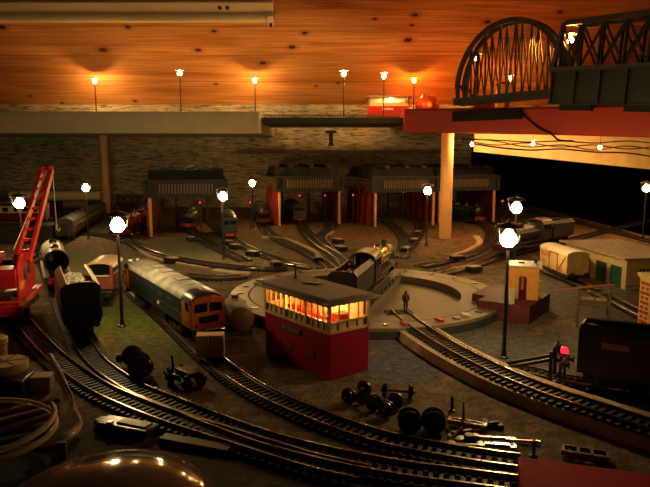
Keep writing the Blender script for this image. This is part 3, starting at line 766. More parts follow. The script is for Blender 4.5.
coal = mat('coal', (.02, .02, .022), .35, var=.6, scale=500)
def steam(name, label, loc, rz, body=green, smoke=black, beam=red, boiler=None, tender=True, nameplate=False, trim=brass, tm=None, z=0, y_shift=0):
    boiler = boiler or body
    t = thing(name, label, 'model locomotive', (loc.x, loc.y, z), rz)
    Y = y_shift
    MB().box(0, Y, 20, 33, 150, 2).box(0, Y, 13, 13, 140, 12).build('running_board', smoke, t, bevel=.3)
    MB().lathe([(12.8, -38), (12.8, -8), (12, -2), (12, 45)], 28, axis='Y', loc=(0, Y, 35)).build('boiler', boiler, t)
    MB().lathe([(12.8, 45), (12.8, 70), (11, 72), (4, 73.5), (.5, 74)], 28, axis='Y', loc=(0, Y, 35)).build('smokebox', smoke, t)
    bd = MB()
    for y in (-8, 12, 32, 45): bd.lathe([(12.6, y), (12.9, y+.4), (12.9, y+1.2), (12.6, y+1.6)], 28, axis='Y', loc=(0, Y, 35), caps=False)
    bd.build('boiler_band', trim, t)
    MB().lathe([(5, 44), (4.2, 46), (3.9, 52), (4.8, 53), (4.4, 54), (3, 54), (3, 50)], 18, loc=(0, Y+60, 0), caps=False).build('chimney', smoke, t)
    MB().lathe([(5.4, 44), (4.8, 48), (4.4, 51), (2.6, 53), (.3, 53.6)], 18, loc=(0, Y+14, 0)).build('dome', boiler, t)
    MB().lathe([(1.8, 46), (1.8, 51)], 10, loc=(-3, Y-22, 0)).lathe([(1.8, 46), (1.8, 51)], 10, loc=(3, Y-22, 0)).build('safety_valve', trim, t)
    c = MB()
    for s in (-1, 1):
        x = s*16.4
        c.box(x, Y-56, 28, 1.2, 34, 16).box(x, Y-41, 42, 1.2, 4, 13).box(x, Y-56, 42, 1.2, 3, 13).box(x, Y-71, 42, 1.2, 4, 13).box(x, Y-56, 48, 1.2, 34, 2)
    c.box(0, Y-39, 34, 32, 1.2, 30)
    c.build('cab', body, t)
    arc = [(17.6*math.cos(a), 46+10*math.sin(a)) for a in [PI*k/14 for k in range(15)]]
    arc2 = [(16.4*math.cos(a), 45.2+9.4*math.sin(a)) for a in [PI*k/14 for k in range(14, -1, -1)]]
    MB().loft([[(x, Y-78, z_) for x, z_ in arc+arc2], [(x, Y-37, z_) for x, z_ in arc+arc2]]).build('cab_roof', tm or body, t)
    MB().box(0, Y+76, 16, 34, 2.4, 8).build('buffer_beam', beam, t)
    buffers(t, Y+77, 1)
    wheels(t, [Y-50, Y-20, Y+10], 12, m=dark); wheels(t, [Y+42, Y+60], 6)
    r = MB()
    for s in (-1, 1):
        r.bar((s*11.4, Y-50, 12), (s*11.4, Y+10, 12), 1, 2.2); r.bar((s*12.4, Y+10, 13), (s*12.4, Y+48, 16), 1, 1.8)
        r.tube([(s*14, Y-36, 38), (s*13.8, Y+66, 38)], .5, 5)
    r.build('coupling_rod', steel, t)
    cy = MB()
    for s in (-1, 1): cy.lathe([(5, 44), (5, 60)], 14, axis='Y', loc=(s*12.4, Y, 15))
    cy.build('cylinder', body, t)
    if tender:
        tender_parts(t, Y-82, body, coal, smoke, hi=54 if nameplate else 46)
        if nameplate:
            for s in (-1, 1): MB().box(s*17.3, Y-143, 42, .8, 20, 5).build('number_plate', mat('plate_brown', (.6, .3, .12), .5), t)
    return t

def body_section(w, h0, h1, arc, n=10, in_=0):
    """outline in x,z: flat sides then an arched roof"""
    p = [(-w/2+in_+1.2, h0), (w/2-in_-1.2, h0), (w/2-in_, h0+3), (w/2-in_, h1)]
    p += [((w/2-in_)*math.cos(PI*k/n), h1+arc*math.sin(PI*k/n)) for k in range(1, n)]
    p += [(-w/2+in_, h1), (-w/2+in_, h0+3)]
    return p
def roof_section(w, h1, arc, n=10, lift=.5):
    a = [((w/2+.3)*math.cos(PI*k/n), h1+(arc+lift)*math.sin(PI*k/n)) for k in range(n+1)]
    b = [((w/2-1)*math.cos(PI*k/n), h1+(arc-.8)*math.sin(PI*k/n)-.3) for k in range(n, -1, -1)]
    return a+b
def bogie(parent, y, name='bogie', m=dark, span=32, r=6.6, n=3):
    o = MB()
    for s in (-1, 1):
        o.box(s*13, y, 11, 2.5, span+16, 4).box(s*13.5, y, 8, 3, span-6, 3)
        for k in range(n): o.box(s*13.8, y-span/2+span*k/(n-1), 10, 3.4, 6, 6)
    o.box(0, y, 12, 22, span, 3)
    b = o.build(name, m, parent)
    ys = [y-span/2+span*k/(n-1) for k in range(n)]
    for yy in ys:
        for s in (-1, 1):
            k = (r, dark.name)
            if k not in WD: w = wheel_mb(r).build('wheel', dark, b, loc=(s*8.4, yy, 4.6+r)); WD[k] = w.data
            else: w = put('wheel', WD[k], b, (s*8.4, yy, 4.6+r))
def diesel(name, label, loc, rz, L=250, body=blue, end=orange, roofm=roofgrey, endroof=black, beam=None, front_panel=True, z=0, emblem=True):
    t = thing(name, label, 'model locomotive', (loc.x, loc.y, z), rz)
    w, h0, h1, arc = 37, 18, 45, 10
    hl = L/2
    MB().loft([[(x, y, zz_) for x, zz_ in body_section(w, h0, h1, arc)] for y in (-hl+26, hl-26)]).build('body', body, t)
    win = mat('cab_glass_dark', (.008, .008, .008), .08)
    for s in (-1, 1):
        secs = []
        for dy, in_, ztop in ((0, 0, 0), (17, .3, 0), (22, .9, -1.5), (25.5, 1.6, -4.5)):
            sec = []
            for x, zc in body_section(w, h0, h1, arc, in_=in_):
                if zc > h1: zc = zc+ztop*(zc-h1)/arc
                sec.append((x, s*(hl-26+dy), zc))
            secs.append(sec)
        e = MB().loft(secs).build('cab_end', end, t)
        # windscreens, headcode panel, buffer beam
        yf = hl-26+25.9
        for sx in (-1, 1):
            MB().add([(sx*1.4, s*(yf+.3), 35.5), (sx*14.4, s*(yf+.1), 35.5), (sx*13.8, s*(yf+.1), 43.6), (sx*1.4, s*(yf+.3), 44.6),
                      (sx*1.4, s*(yf-4), 35.5), (sx*14.4, s*(yf-4), 35.5), (sx*13.8, s*(yf-4), 43.6), (sx*1.4, s*(yf-4), 44.6)],
                     [(0,1,2,3),(4,7,6,5),(0,4,5,1),(1,5,6,2),(2,6,7,3),(3,7,4,0)]).build('windscreen', win, e)
            MB().box(sx*18.1, s*(hl-12), 40, 1.2, 7, 8).build('cab_side_window', win, e)
            MB().lathe([(1.3, 0), (1.3, .8)], 10, axis='Y').build('tail_lamp', mat('lamp_lens_dull', (.3, .02, .01), .2), e, loc=(sx*13.2, s*(yf+.2), 22.5))
        if front_panel:
            hp = MB().box(0, s*(yf+.2), 28, 19, 1.4, 6).build('headcode_panel', win, e)
            hc = MB()
            for k in range(4): hc.box(-6+k*4, s*(yf+1), 28, 2.2, .3, 3.4)
            hc.build('headcode', mat('headcode_grey', (.05, .06, .05), .5), hp)
        MB().loft([[(x, s*(hl-26), zz_) for x, zz_ in roof_section(w, h1, arc)], [(x, s*(hl-9), zz_) for x, zz_ in roof_section(w, h1, arc)], [(x*.95, s*(hl-2.2), zz_-1.6) for x, zz_ in roof_section(w, h1, arc)]]).build('cab_roof', endroof, t)
        MB().box(0, s*(hl-1), 13, 33, 3, 6).build('buffer_beam', beam or black, t)
        buffers(t, s*(hl), s, 13.5)
        bogie(t, s*(hl-58))
    rf = MB().loft([[(x, y, zz_) for x, zz_ in roof_section(w, h1, arc)] for y in (-hl+26, hl-26)])
    for y in range(int(-hl+44), int(hl-30), 27): rf.loft([[(x, y+q, zz_) for x, zz_ in roof_section(w, h1, arc, lift=.9)] for q in (0, 1.0)])
    rf.build('roof', roofm, t)
    for y in (-60, -35, -5, 48): MB().box(0, y, h1+arc+.8, 14, 18, 1).build('roof_hatch', roofm, t)
    MB().box(0, 0, 10, 26, 52, 11).build('fuel_tank', dark, t, bevel=1)
    st = MB()
    for s in (-1, 1):
        st.box(s*18.6, 0, 29.5, .4, L-56, .8)
        for k in range(5): st.box(s*18.6, -60+k*30, 35.5, .5, 15, 6)
    st.build('side_grille', mat('grille_dark', (.01, .03, .045), .5), t)
    if emblem:
        for s in (-1, 1):
            em = MB(); X = s*18.8
            for q in (-1, 1):
                em.box(X, 22, 26+q*1.1, .3, 9, .8)
                em.bar((X, 22+q*1.4, 26+1.1), (X, 22+q*3.4, 26+q*2.4+1.1*(q > 0)-1.1*(q > 0)), .3, .8)
            em.bar((X, 19.5, 24.9), (X, 24.5, 27.1), .3, .8)
            em.build('emblem', white, t)
    return t

# blue diesel
mid, rz, L = heading((133, 297), (207, 349)); ln = L
diesel('diesel_locomotive', 'blue diesel with orange cab ends and pale weathered roof', mid+Vector((5, 2, 0)), rz, 250)
# wooden block at its buffers
bl = g(208.5, 361); wb = MB()
for k in range(2): wb.box(-6.5+k*13, 0, 10.5, 12.3, 14, 21)
wb.box(0, 3, 10.5, 25, 8, 20.4)
tag(wb.build('wooden_block', woodm, loc=(bl.x+2, bl.y+1, 4.7), rot=(0, 0, .1), bevel=.8), 'small pale wooden block on the rails against the blue diesel', 'block')

# tan tank wagon body beside the diesel
mid, rz, L = heading((230, 316), (247, 345))
tk = thing('tank_wagon', 'short tan cylindrical tank standing beside the blue diesel cab', 'tank wagon', mid, rz)
MB().lathe([(.5, -31), (9, -30.5), (13, -28), (13.5, -26), (13.5, 26), (13, 28), (9, 30.5), (.5, 31)], 28, axis='Y', loc=(0, 0, 18)).build('tank', tan, tk)
MB().lathe([(4, 30), (4, 34), (5, 34.2), (5, 35)], 14).build('filler_cap', dark, tk, loc=(0, -18, 0))
MB().box(0, 0, 3.5, 22, 54, 7).box(0, -20, 8, 26, 4, 8).box(0, 20, 8, 26, 4, 8).build('cradle', dark, tk, bevel=.5)

# white boilered engine with the open end and its separate tender
ivory = mat('ivory_boiler', (.74, .68, .5), .3)
p1, p0 = g(50, 262), g(67, 320); d = p1-p0; rz = math.atan2(d.y, d.x)-PI/2; c_ = (p0+p1)/2
we = thing('steam_locomotive', 'cream boilered steam engine with an open black boiler end', 'model locomotive', c_, rz); we.scale = (1.08,)*3
MB().lathe([(13.8, -40), (14.6, -38), (14.2, -20), (14, 62), (15.5, 62), (15.5, 66), (13, 66)], 32, axis='Y', loc=(0, 0, 38), caps=False).build('boiler', ivory, we)
MB().lathe([(.5, 40), (12.6, 40), (12.8, -39), (13.8, -40.2), (15.2, -40.2), (15.2, -37)], 32, axis='Y', loc=(0, 0, 38), caps=False).build('boiler_mouth', black, we)
MB().lathe([(14, 64), (10, 72), (.5, 75)], 28, axis='Y', loc=(0, 0, 38)).build('smokebox', black, we)
bd = MB()
for y in (-24, 4, 32, 58): bd.lathe([(14.4, y), (14.9, y+.4), (14.9, y+1.8), (14.4, y+2.2)], 30, axis='Y', loc=(0, 0, 38), caps=False)
bd.build('boiler_band', white, we)
MB().lathe([(5, 50), (4.6, 55), (4.6, 57), (3.4, 57), (3.4, 54)], 16, loc=(0, 44, 0)).build('chimney', black, we)
MB().lathe([(5.5, 49), (5, 54), (2, 56), (.2, 56.2)], 16, loc=(0, -6, 0)).build('dome', black, we)
MB().box(0, 10, 20, 32, 140, 2).box(0, 5, 13, 13, 140, 12).build('running_board', black, we)
for s in (-1, 1): MB().box(s*15.5, 8, 20, 2.5, 128, 5).build('valance', ivory, we)
MB().box(0, -58, 17, 24, 8, 8).build('drag_beam', deepred, we); MB().box(0, 79, 16, 33, 2.4, 8).build('buffer_beam', red, we)
wheels(we, [-40, -10, 20], 12); wheels(we, [45, 62], 6)
m = MB()
for s in (-1, 1): m.bar((s*12, -40, 12), (s*12, 20, 12), 1, 2.2); m.bar((s*14, 0, 18), (s*14, 55, 16), 1.5, 3); m.lathe([(5, 48), (5, 64)], 14, axis='Y', loc=(s*13, 0, 16))
m.build('coupling_rod', steel, we)
p1, p0 = g(73, 313), g(86.5, 350); d = p1-p0; rz = math.atan2(d.y, d.x)-PI/2; c_ = (p0+p1)/2
te = thing('tender', 'black ended loco tender full of speckled coal behind the cream boiler', 'model tender', (c_.x, c_.y+1, 0), rz); te.scale = (1.14,)*3
speck = mat('speckled_coal', (.25, .24, .2), .5, var=.95, scale=900)
tender_parts(te, 44, mat('tender_side_grey', (.34, .28, .17), .4), speck, black, 88, 52, rearm=black)
buffers(te, -44, -1)

# pink cab
p = g(101.5, 306)
pc = thing('shunter', 'small salmon pink cab unit beside the first tall lamp', 'model locomotive', (p.x-1, p.y+20, 0), rad(6)); pc.scale = (.92, .8, 1.0)
pink = mat('salmon_pink', (.27, .085, .05), .45)
MB().box(0, 0, 31, 34, 66, 18).build('body', pink, pc, bevel=1)
for sx in (-1, 1):
    for yy in (-31, 31): MB().box(sx*15, yy, 45, 3.4, 3.4, 14).build('cab_pillar', pink, pc, bevel=.5)
MB().box(0, 0, 45, 29, 58, 12).build('cab_window', mat('cab_glass_dark', (.008, .008, .008), .08), pc)
sec = roof_section(38, 50, 6, lift=1.5)
MB().loft([[(x, y, z) for x, z in sec] for y in (-35, 35)]).build('roof', mat('pink_roof', (.62, .42, .27), .4), pc)
MB().box(0, -34.6, 39.5, 24, 1, 1.6).build('window_wiper_rail', white, pc)
MB().box(0, 0, 14, 30, 74, 14).box(0, -36, 16, 33, 3, 8).build('chassis', black, pc, bevel=1)
buffers(pc, -37, -1); wheels(pc, [-20, 20], 9)

# dark coaches
def coach(name, label, loc, rz, L=150, side=maroon, roofm=darkgrey, upper=None, z=0, lit=False):
    t = thing(name, label, 'railway coach', (loc.x, loc.y, z), rz)
    w, h0, h1, arc = 36, 14, 42, 8
    MB().loft([[(x, y, q) for x, q in body_section(w, h0, h1, arc)] for y in (-L/2, L/2)]).build('body', side, t)
    rf = MB().loft([[(x, y, q) for x, q in roof_section(w+1, h1, arc)] for y in (-L/2-1, L/2+1)])
    for k in range(int(L/30)): rf.lathe([(1.6, h1+arc), (1.2, h1+arc+2.4)], 8, loc=(4*(-1)**k, -L/2+15+k*30, 0))
    rf.build('roof', roofm, t)
    nwin = int(L/22)
    for s in (-1, 1):
        if upper: MB().box(s*18.2, 0, 35, .8, L-1, 14).build('upper_panel', upper, t)
        wn = MB()
        for k in range(nwin): wn.box(s*18.7, -L/2+13+k*(L-26)/(nwin-1), 35, .7, 12 if k % 2 else 7, 9)
        wn.build('window_strip', mat('coach_window', (.25, .17, .1), .15) if lit else mat('cab_glass_dark', (.008,)*3, .08), t)
    for s in (-1, 1): MB().box(0, s*(L/2+1), 27, 14, 3, 26).build('corridor_end', dark, t)
    for s in (-1, 1): bogie(t, s*(L/2-26), span=20, n=2, r=6); buffers(t, s*(L/2), s, 14)
    MB().box(0, 0, 10, 20, 36, 6).build('battery_box', dark, t)
    return t
mid, rz, L = heading((65, 242), (100, 219))
coach('railway_coach', 'dark coach with brown windows beside the pale post', mid, rz, max(L, 130), side=mat('coach_brown', (.09, .05, .03), .5), lit=True)
coach('railway_coach', 'maroon and cream coach side on behind the red crane', Vector((-765, 1370, 0)), rad(-91), 330, z=34, side=maroon, upper=mat('coach_cream', (.72, .5, .22), .45))
coach('railway_coach', 'small far carriage with three lit portholes by the pale post top end', Vector((-610, 2110, 0)), rad(-90), 150, side=mat('carriage_dark', (.05, .02, .02), .5), lit=True)
tag(MB().box(0, 0, 18.5, 420, 60, 37).build('embankment', mat('embankment_dark', (.05, .04, .03), .9), loc=(-790, 1370, 0), bevel=2), 'dark raised bank carrying the maroon and cream coach', 'embankment')
tg = thing('pipe', 'long cream pipe lying on dark blocks along the wall behind the coach', 'pipe', (-985, 2000, 0))
MB().lathe([(15, 0), (15, 285)], 20, axis='X', loc=(0, 0, 54)).build('tube', mat('pipe_cream', (.85, .72, .45), .4), tg)
MB().lathe([(15.5, 285), (15.5, 296), (11, 298), (11, 300)], 20, axis='X', loc=(0, 0, 54)).build('end_cap', mat('pipe_end', (.5, .12, .04), .4), tg)
for x in (30, 140, 260): MB().box(x, 0, 19.5, 30, 34, 39).build('support', dark, tg)

# engines in and around the sheds
def on(px, py): return g(px, py)
def nose(px, py, a, hl):
    a = rad(a); return g(px, py)-Vector((-math.sin(a), math.cos(a), 0))*hl
steam('steam_locomotive', 'maroon domed engine on the curve beside the pale post', nose(116, 240, 168, 80), rad(168), body=maroon, boiler=maroon, beam=deepred, tender=False)
steam('steam_locomotive', 'dim dark engine standing beyond the maroon domed engine', nose(133, 232, 180, 80), rad(180), body=mat('old_maroon', (.07, .015, .015), .4), beam=red, tender=False)
steam('steam_locomotive', 'black engine with red beam inside the lone shed', nose(188, 232, 184, 80), rad(184), body=green, beam=red, tender=False)
diesel('diesel_locomotive', 'long dark green diesel with bright red beam near the lone shed', nose(230, 241, 191, 92), rad(191), 180, body=green, end=mat('dull_green', (.018, .04, .026), .4), roofm=mat('dark_roof', (.08, .075, .06), .5), beam=mat('beam_red', (.75, .04, .03), .4), front_panel=False, emblem=False)
steam('steam_locomotive', 'little engine with red beam emerging left of the middle shed posts', nose(264, 227, 190, 80), rad(190), body=black, beam=maroon, tender=False)
diesel('diesel_locomotive', 'dark diesel parked deep inside the middle shed', nose(300, 224, 192, 92), rad(192), 180, body=green, end=mat('dull_green2', (.018, .03, .02), .4), roofm=slate, beam=deepred, front_panel=False, emblem=False)
steam('steam_locomotive', 'dark green engine with red beam inside the end shed', nose(481, 225, 204, 80), rad(204), body=green, beam=red, tender=False)
# engine and tender on the turntable
dr = Vector((103, 338, 0)).normalized(); c_ = TC+dr*58
steam('steam_locomotive', 'dark tender engine with brassy boiler on the turntable deck', c_, TA-PI/2, body=mat('engine_olive', (.012, .014, .011), .45), boiler=brass, smoke=dark, tm=mat('cab_roof_tan', (.16, .12, .07), .4), z=11)
# long grey engine behind the yellow hut
a_, b_ = g(498, 258.5), g(577, 239.5); d = b_-a_; rz = math.atan2(d.y, d.x)-PI/2
steam('steam_locomotive', 'long grey blue tender engine behind the yellow hut and cream van', a_+d*.28, rz+PI, body=mat('slate_blue', (.10, .10, .12), .4), smoke=darkgrey, beam=maroon, trim=steel).scale = (1.1,)*3
# black tender engine near the buffer stop
a_, b_ = g(578, 386), g(650, 399); d = b_-a_; rz = math.atan2(d.y, d.x)-PI/2; dn = d.normalized()
steam('steam_locomotive', 'black tender engine with brown number plate backing onto buffer stop', a_+dn*171, rz, body=mat('engine_black', (.06, .06, .058), .35), smoke=mat('engine_black', (.06, .06, .058), .35), trim=steel, nameplate=True)

# red breakdown crane
cr = thing('railway_crane', 'bright red breakdown crane with its lattice jib raised', 'model crane', g(17, 320)+Vector((-13, 30, 0)), rad(14))
crred = mat('crane_red', (.62, .025, .02), .35)
MB().box(0, 0, 20, 36, 120, 5).box(0, -61, 17, 36, 3, 12).box(0, -56, 24, 30, 10, 6).build('wagon_frame', crred, cr, bevel=.6)
MB().box(0, -46, 25, 22, 14, 5).box(0, -46, 30, 8, 6, 5).build('outrigger', dark, cr, bevel=.5)
for sx in (-1, 1): MB().box(sx*19, -42, 12, 5, 10, 10).build('stabiliser_jack', dark, cr)
buffers(cr, -62, -1, 15, m=crred)
bogie(cr, -34, span=22, n=2, r=6); bogie(cr, 34, span=22, n=2, r=6)
bo = MB()
for s in (-1, 1):
    bo.prism([(-52, 0), (40, 0), (44, 18), (26, 46), (-30, 50), (-52, 36)], -1.5, 1.5, Matrix.Translation((s*15-4, 8, 25)) @ Matrix.Rotation(PI/2, 4, 'Z') @ Matrix.Rotation(PI/2, 4, 'X'))
bo.box(-4, 0, 27, 30, 88, 3).box(-4, -30, 50, 28, 30, 22)
bo.build('crane_body', crred, cr, bevel=.6)
MB().lathe([(12, -14), (12, 14)], 20, axis='X', loc=(-4, 26, 50)).build('winding_drum', dark, cr)
for s in (-1, 1):
    MB().lathe([(8, -1.5), (8, 1.5), (3, 2.5)], 20, axis='X').build('gear_wheel', dark, cr, loc=(12, 2+s*11, 52+s*2))
MB().box(12.2, -28, 40, .8, 22, 9).build('lettering_panel', mat('crane_yellow', (.55, .3, .05), .5), cr)
# jib
def cr_local(w):
    v = Vector(w)-cr.location/S; return Matrix.Rotation(-cr.rotation_euler.z, 3, 'Z') @ v
tip = cr_local(at(47, 170, 830)); foot = cr_local(at(22, 262, 730)); d = tip-foot
side = Vector((7.5, 0, 0))
jm = MB()
for s in (-1, 1):
    a0, a1 = foot+side*s, tip+side*.8*s
    mid_ = (a0+a1)/2+Vector((0, -6, 8)) if False else (a0+a1)/2
    jm.bar(a0, a1, 3.5, 7)
for k in range(1, 9):
    q = foot+d*k/9; wdt = 7.5*(1-.2*k/9); jm.bar(q-Vector((wdt, 0, 0)), q+Vector((wdt, 0, 0)), 2.2, 3.4)
jm.bar(tip-Vector((7, 0, 0)), tip+Vector((7, 0, 0)), 9, 9)
jm.build('jib', crred, cr)
MB().lathe([(5, -3), (5, 3)], 16, axis='X', loc=tip+Vector((0, 0, 2))).build('jib_pulley', dark, cr)
hk = MB().tube([tip+Vector((6, 3, 0)), tip+Vector((7, 3, -70))], .5, 5); hk.tube([tip+Vector((7, 3, -70)), tip+Vector((7, 3, -78)), tip+Vector((10, 3, -80)), tip+Vector((11, 3, -76))], 1.2, 6)
hk.build('hook_rope', cream, cr)
MB().tube([foot+Vector((0, -38, 20)), tip], .5, 5).build('jib_stay', cream, cr)

# ------------------------------------------------------------------ yard buildings
N0 = g(529, 325); uu = Vector((-.845, .535, 0)); vv = Vector((.565, .825, 0)); ang = math.atan2(.535, -.845)
pl = MB().prism([tuple((uu*a+vv*b_).xy) for a, b_ in ((0, 0), (60, 0), (60, 26), (78, 30), (78, 82), (0, 82))], 0, 21)
brick = mat('brick_red_plinth', (.12, .02, .018), .7, var=.3, scale=200)
tag(pl.build('plinth', brick, loc=(N0.x, N0.y, 0), bevel=.5), 'dark brick red stepped plinth carrying the yellow hut beside the turntable', 'plinth')
hb = N0+uu*22+vv*46
hu = thing('hut', 'yellow orange hut with flat white roof on the brick red plinth', 'hut', (hb.x, hb.y, 21), math.atan2(uu.y, uu.x)-PI+.25)
huty = mat('hut_yellow', (.78, .34, .05), .5)
MB().box(0, 0, 19, 34, 34, 38).build('wall', huty, hu, bevel=.4)
MB().box(0, -.5, 39, 40, 40, 2).build('roof', mat('hut_roof', (.55, .48, .4), .5), hu, bevel=.3)
MB().lathe([(1.6, 0), (1.6, 5)], 10).build('chimney', dark, hu, loc=(13, 6, 40)); MB().box(0, 0, .8, 7, 5, 1.6).build('roof_hatch', tan, hu, loc=(-3, 2, 40))
MB().box(-16.9, 4, 26, .8, 12, 12).build('window', mat('hut_window', (.45, .12, .02), .3), hu)
fb = N0+uu*40+vv*20
rdp = thing('oil_drum', 'tall dark red cylinder standing against the yellow hut front', 'drum', (g(522, 299, 21).x, g(522, 299, 21).y, 21))
MB().lathe([(5.2, 0), (5.5, 1), (5.5, 12), (5.8, 12.5), (5.5, 13), (5.5, 25), (4.6, 27), (2, 28.5), (.4, 29)], 18).build('drum', mat('drum_red', (.12, .008, .012), .4), rdp)
MB().lathe([(1.5, 0), (1.5, 2)], 10).build('cap', dark, rdp, loc=(0, 0, 28))
wp = N0+uu*54+vv*14; tag(MB().box(0, 0, 9, 6, 2.5, 18).build('fence_panel', white, loc=(g(511.5, 304, 21).x, g(511, 304, 21).y, 21), rot=(0, 0, .4)), 'small upright white panel on the plinth behind the lamp post', 'panel')

# cream van with red writing
vn = thing('goods_van', 'cream goods van with red lettering beside the long cream store', 'goods van', (360, 950, 0), rad(5)); vn.scale = (1, 1, 1.12)
vcream = mat('van_cream', (.80, .55, .2), .45)
MB().loft([[(x, y, q) for x, q in body_section(33, 13, 38, 5)] for y in (-46, 46)]).build('body', vcream, vn)
MB().loft([[(x, y, q) for x, q in roof_section(34.5, 38, 5.2, lift=.8)] for y in (-47, 47)]).build('roof', mat('van_roof', (.80, .68, .42), .45), vn)
dr_ = MB().box(-16.9, -16, 25, 1, 2, 24).box(-16.9, 12, 25, 1, 1.4, 24).box(-16.9, -2, 37, 1, 28, 1.4)
dr_.bar((-17, -16, 14), (-17, -42, 36), .8, 1.1)
dr_.build('door_frame', mat('van_brown', (.35, .12, .03), .5), vn)
MB().box(0, 0, 11, 28, 90, 4).build('chassis', black, vn); buffers(vn, -46, -1, 14); wheels(vn, [-26, 26], 6.5)
def text_part(name, s_, m, parent, loc, rot, size, ex=.15):
    cu = bpy.data.curves.new(name, 'FONT'); cu.body = s_; cu.size = size*S; cu.extrude = ex*S; cu.align_x = 'CENTER'; cu.align_y = 'CENTER'
    tmp = bpy.data.objects.new('tmp', cu); COL.objects.link(tmp)
    dg = bpy.context.evaluated_depsgraph_get(); me = bpy.data.meshes.new_from_object(tmp.evaluated_get(dg))
    bpy.data.objects.remove(tmp); me.materials.clear(); me.materials.append(m)
    o = put(name, me, parent, loc, rot); return o
vred = mat('lettering_red', (.5, .05, .02), .5)
text_part('lettering', 'ALLSOP', vred, vn, (-16.9, 24, 32), (PI/2, 0, -PI/2), 10)
text_part('lettering', '&', vred, vn, (-16.9, 30, 22), (PI/2, 0, -PI/2), 8)
text_part('lettering', 'CO', vred, vn, (-16.9, -27, 18), (PI/2, 0, -PI/2), 8)

# long cream store
st0 = g(625, 290)
stt = thing('goods_store', 'long low cream store with green doors and flat grey ribbed roof', 'store building', st0, rad(7))
creamw = mat('store_cream', (.62, .44, .19), .55)
W, LL, Hh = 92, 172, 43
MB().box(W/2, LL/2, Hh/2, W, LL, Hh).build('wall', creamw, stt, bevel=.3)
MB().box(W/2, LL/2, Hh+1.4, W+16, LL+16, 2.8).build('roof', mat('store_roof', (.40, .33, .18), .6, var=.2), stt, bevel=.3)
rg = MB()
for k in range(10): rg.box(-4+k*(W+8)/9, LL/2, Hh+3, .9, LL+14, .8)
rg.build('roof_seam', mat('seam_grey', (.25, .2, .11), .6), stt)
for y in (24, 62, 106, 144):
    dd = MB().box(-.6, y, 15, 1.4, 26, 30).build('door', mat('door_green', (.01, .09, .05), .45), stt)
    MB().box(-1.6, y+9, 15, .8, 1.4, 3).build('handle', dark, dd)
wf = MB().box(28, -.5, 24, 18, 1.4, 10).build('window', mat('store_window', (.012, .02, .012), .2), stt)
m = MB()
for k in range(3): m.box(22.5+k*5.5, -1.4, 24, .7, .6, 10)
m.build('glazing_bar', creamw, wf)
MB().box(W/2, -.6, 5, W, 1.4, 2).build('plinth_band', mat('store_band', (.35, .2, .08), .6), stt)
pf = g(640, 300); tag(MB().box(0, 0, 4, 60, 170, 8).build('platform', mat('platform_grey', (.17, .15, .11), .8), loc=(pf.x+18, pf.y+68, 0), rot=(0, 0, rad(13))), 'low grey loading platform in front of the cream store', 'platform') if False else None
def figure(label, loc, h=23, m=dark):
    me = bpy.data.meshes.new('person'); bm = bmesh.new(); k = h/23*S
    J = {'pel': (0,0,11.2), 'che': (0,0,16.2), 'nek': (0,0,19), 'hd0': (0,-.2,20.2), 'hd1': (0,-.2,22.2), 'sl': (-2.3,0,17.8), 'el': (-3.2,.3,14.4), 'hl': (-3.0,-.8,11.4),
         'sr': (2.3,0,17.8), 'er': (3.2,.3,14.4), 'hr': (3.0,-.8,11.4), 'll': (-1.2,0,10.6), 'kl': (-1.3,-.2,6), 'al': (-1.4,.1,1), 'tl': (-1.4,-1.4,.5),
         'lr': (1.2,0,10.6), 'kr': (1.3,-.2,6), 'ar': (1.4,.1,1), 'tr': (1.4,-1.4,.5)}
    R_ = {'pel': 2.1, 'che': 2.5, 'nek': .9, 'hd0': 1.3, 'hd1': 1.35, 'sl': 1.1, 'el': .8, 'hl': .75, 'sr': 1.1, 'er': .8, 'hr': .75, 'll': 1.4, 'kl': 1.1, 'al': .8, 'tl': .7, 'lr': 1.4, 'kr': 1.1, 'ar': .8, 'tr': .7}
    E = [('pel','che'),('che','nek'),('nek','hd0'),('hd0','hd1'),('che','sl'),('sl','el'),('el','hl'),('che','sr'),('sr','er'),('er','hr'),('pel','ll'),('ll','kl'),('kl','al'),('al','tl'),('pel','lr'),('lr','kr'),('kr','ar'),('ar','tr')]
    sk = bm.verts.layers.skin.verify()
    ix = {n_: bm.verts.new(Vector(p)*k) for n_, p in J.items()}
    for a, b_ in E: bm.edges.new((ix[a], ix[b_]))
    for n_, v in ix.items(): v[sk].radius = (R_[n_]*k, R_[n_]*k); v[sk].use_root = n_ == 'pel'
    bm.to_mesh(me); bm.free(); me.materials.append(m)
    o = bpy.data.objects.new('person', me); COL.objects.link(o); o.location = Vector(loc)*S
    o.modifiers.new('skin', 'SKIN'); sb = o.modifiers.new('sub', 'SUBSURF'); sb.levels = sb.render_levels = 2
    return tag(o, label, 'person')
pp = g(405.5, 312, 12)
fg = figure('tiny dark standing figure of a person at the turntable edge', (pp.x, pp.y, 12.6), 25, mat('figure_dark', (.03, .018, .012), .5))
pp = g(627, 281)
figure('tiny dark standing figure of a person by the cream store wall', (pp.x-10, pp.y-14, 0), 23, mat('figure_dark', (.03, .018, .012), .5))

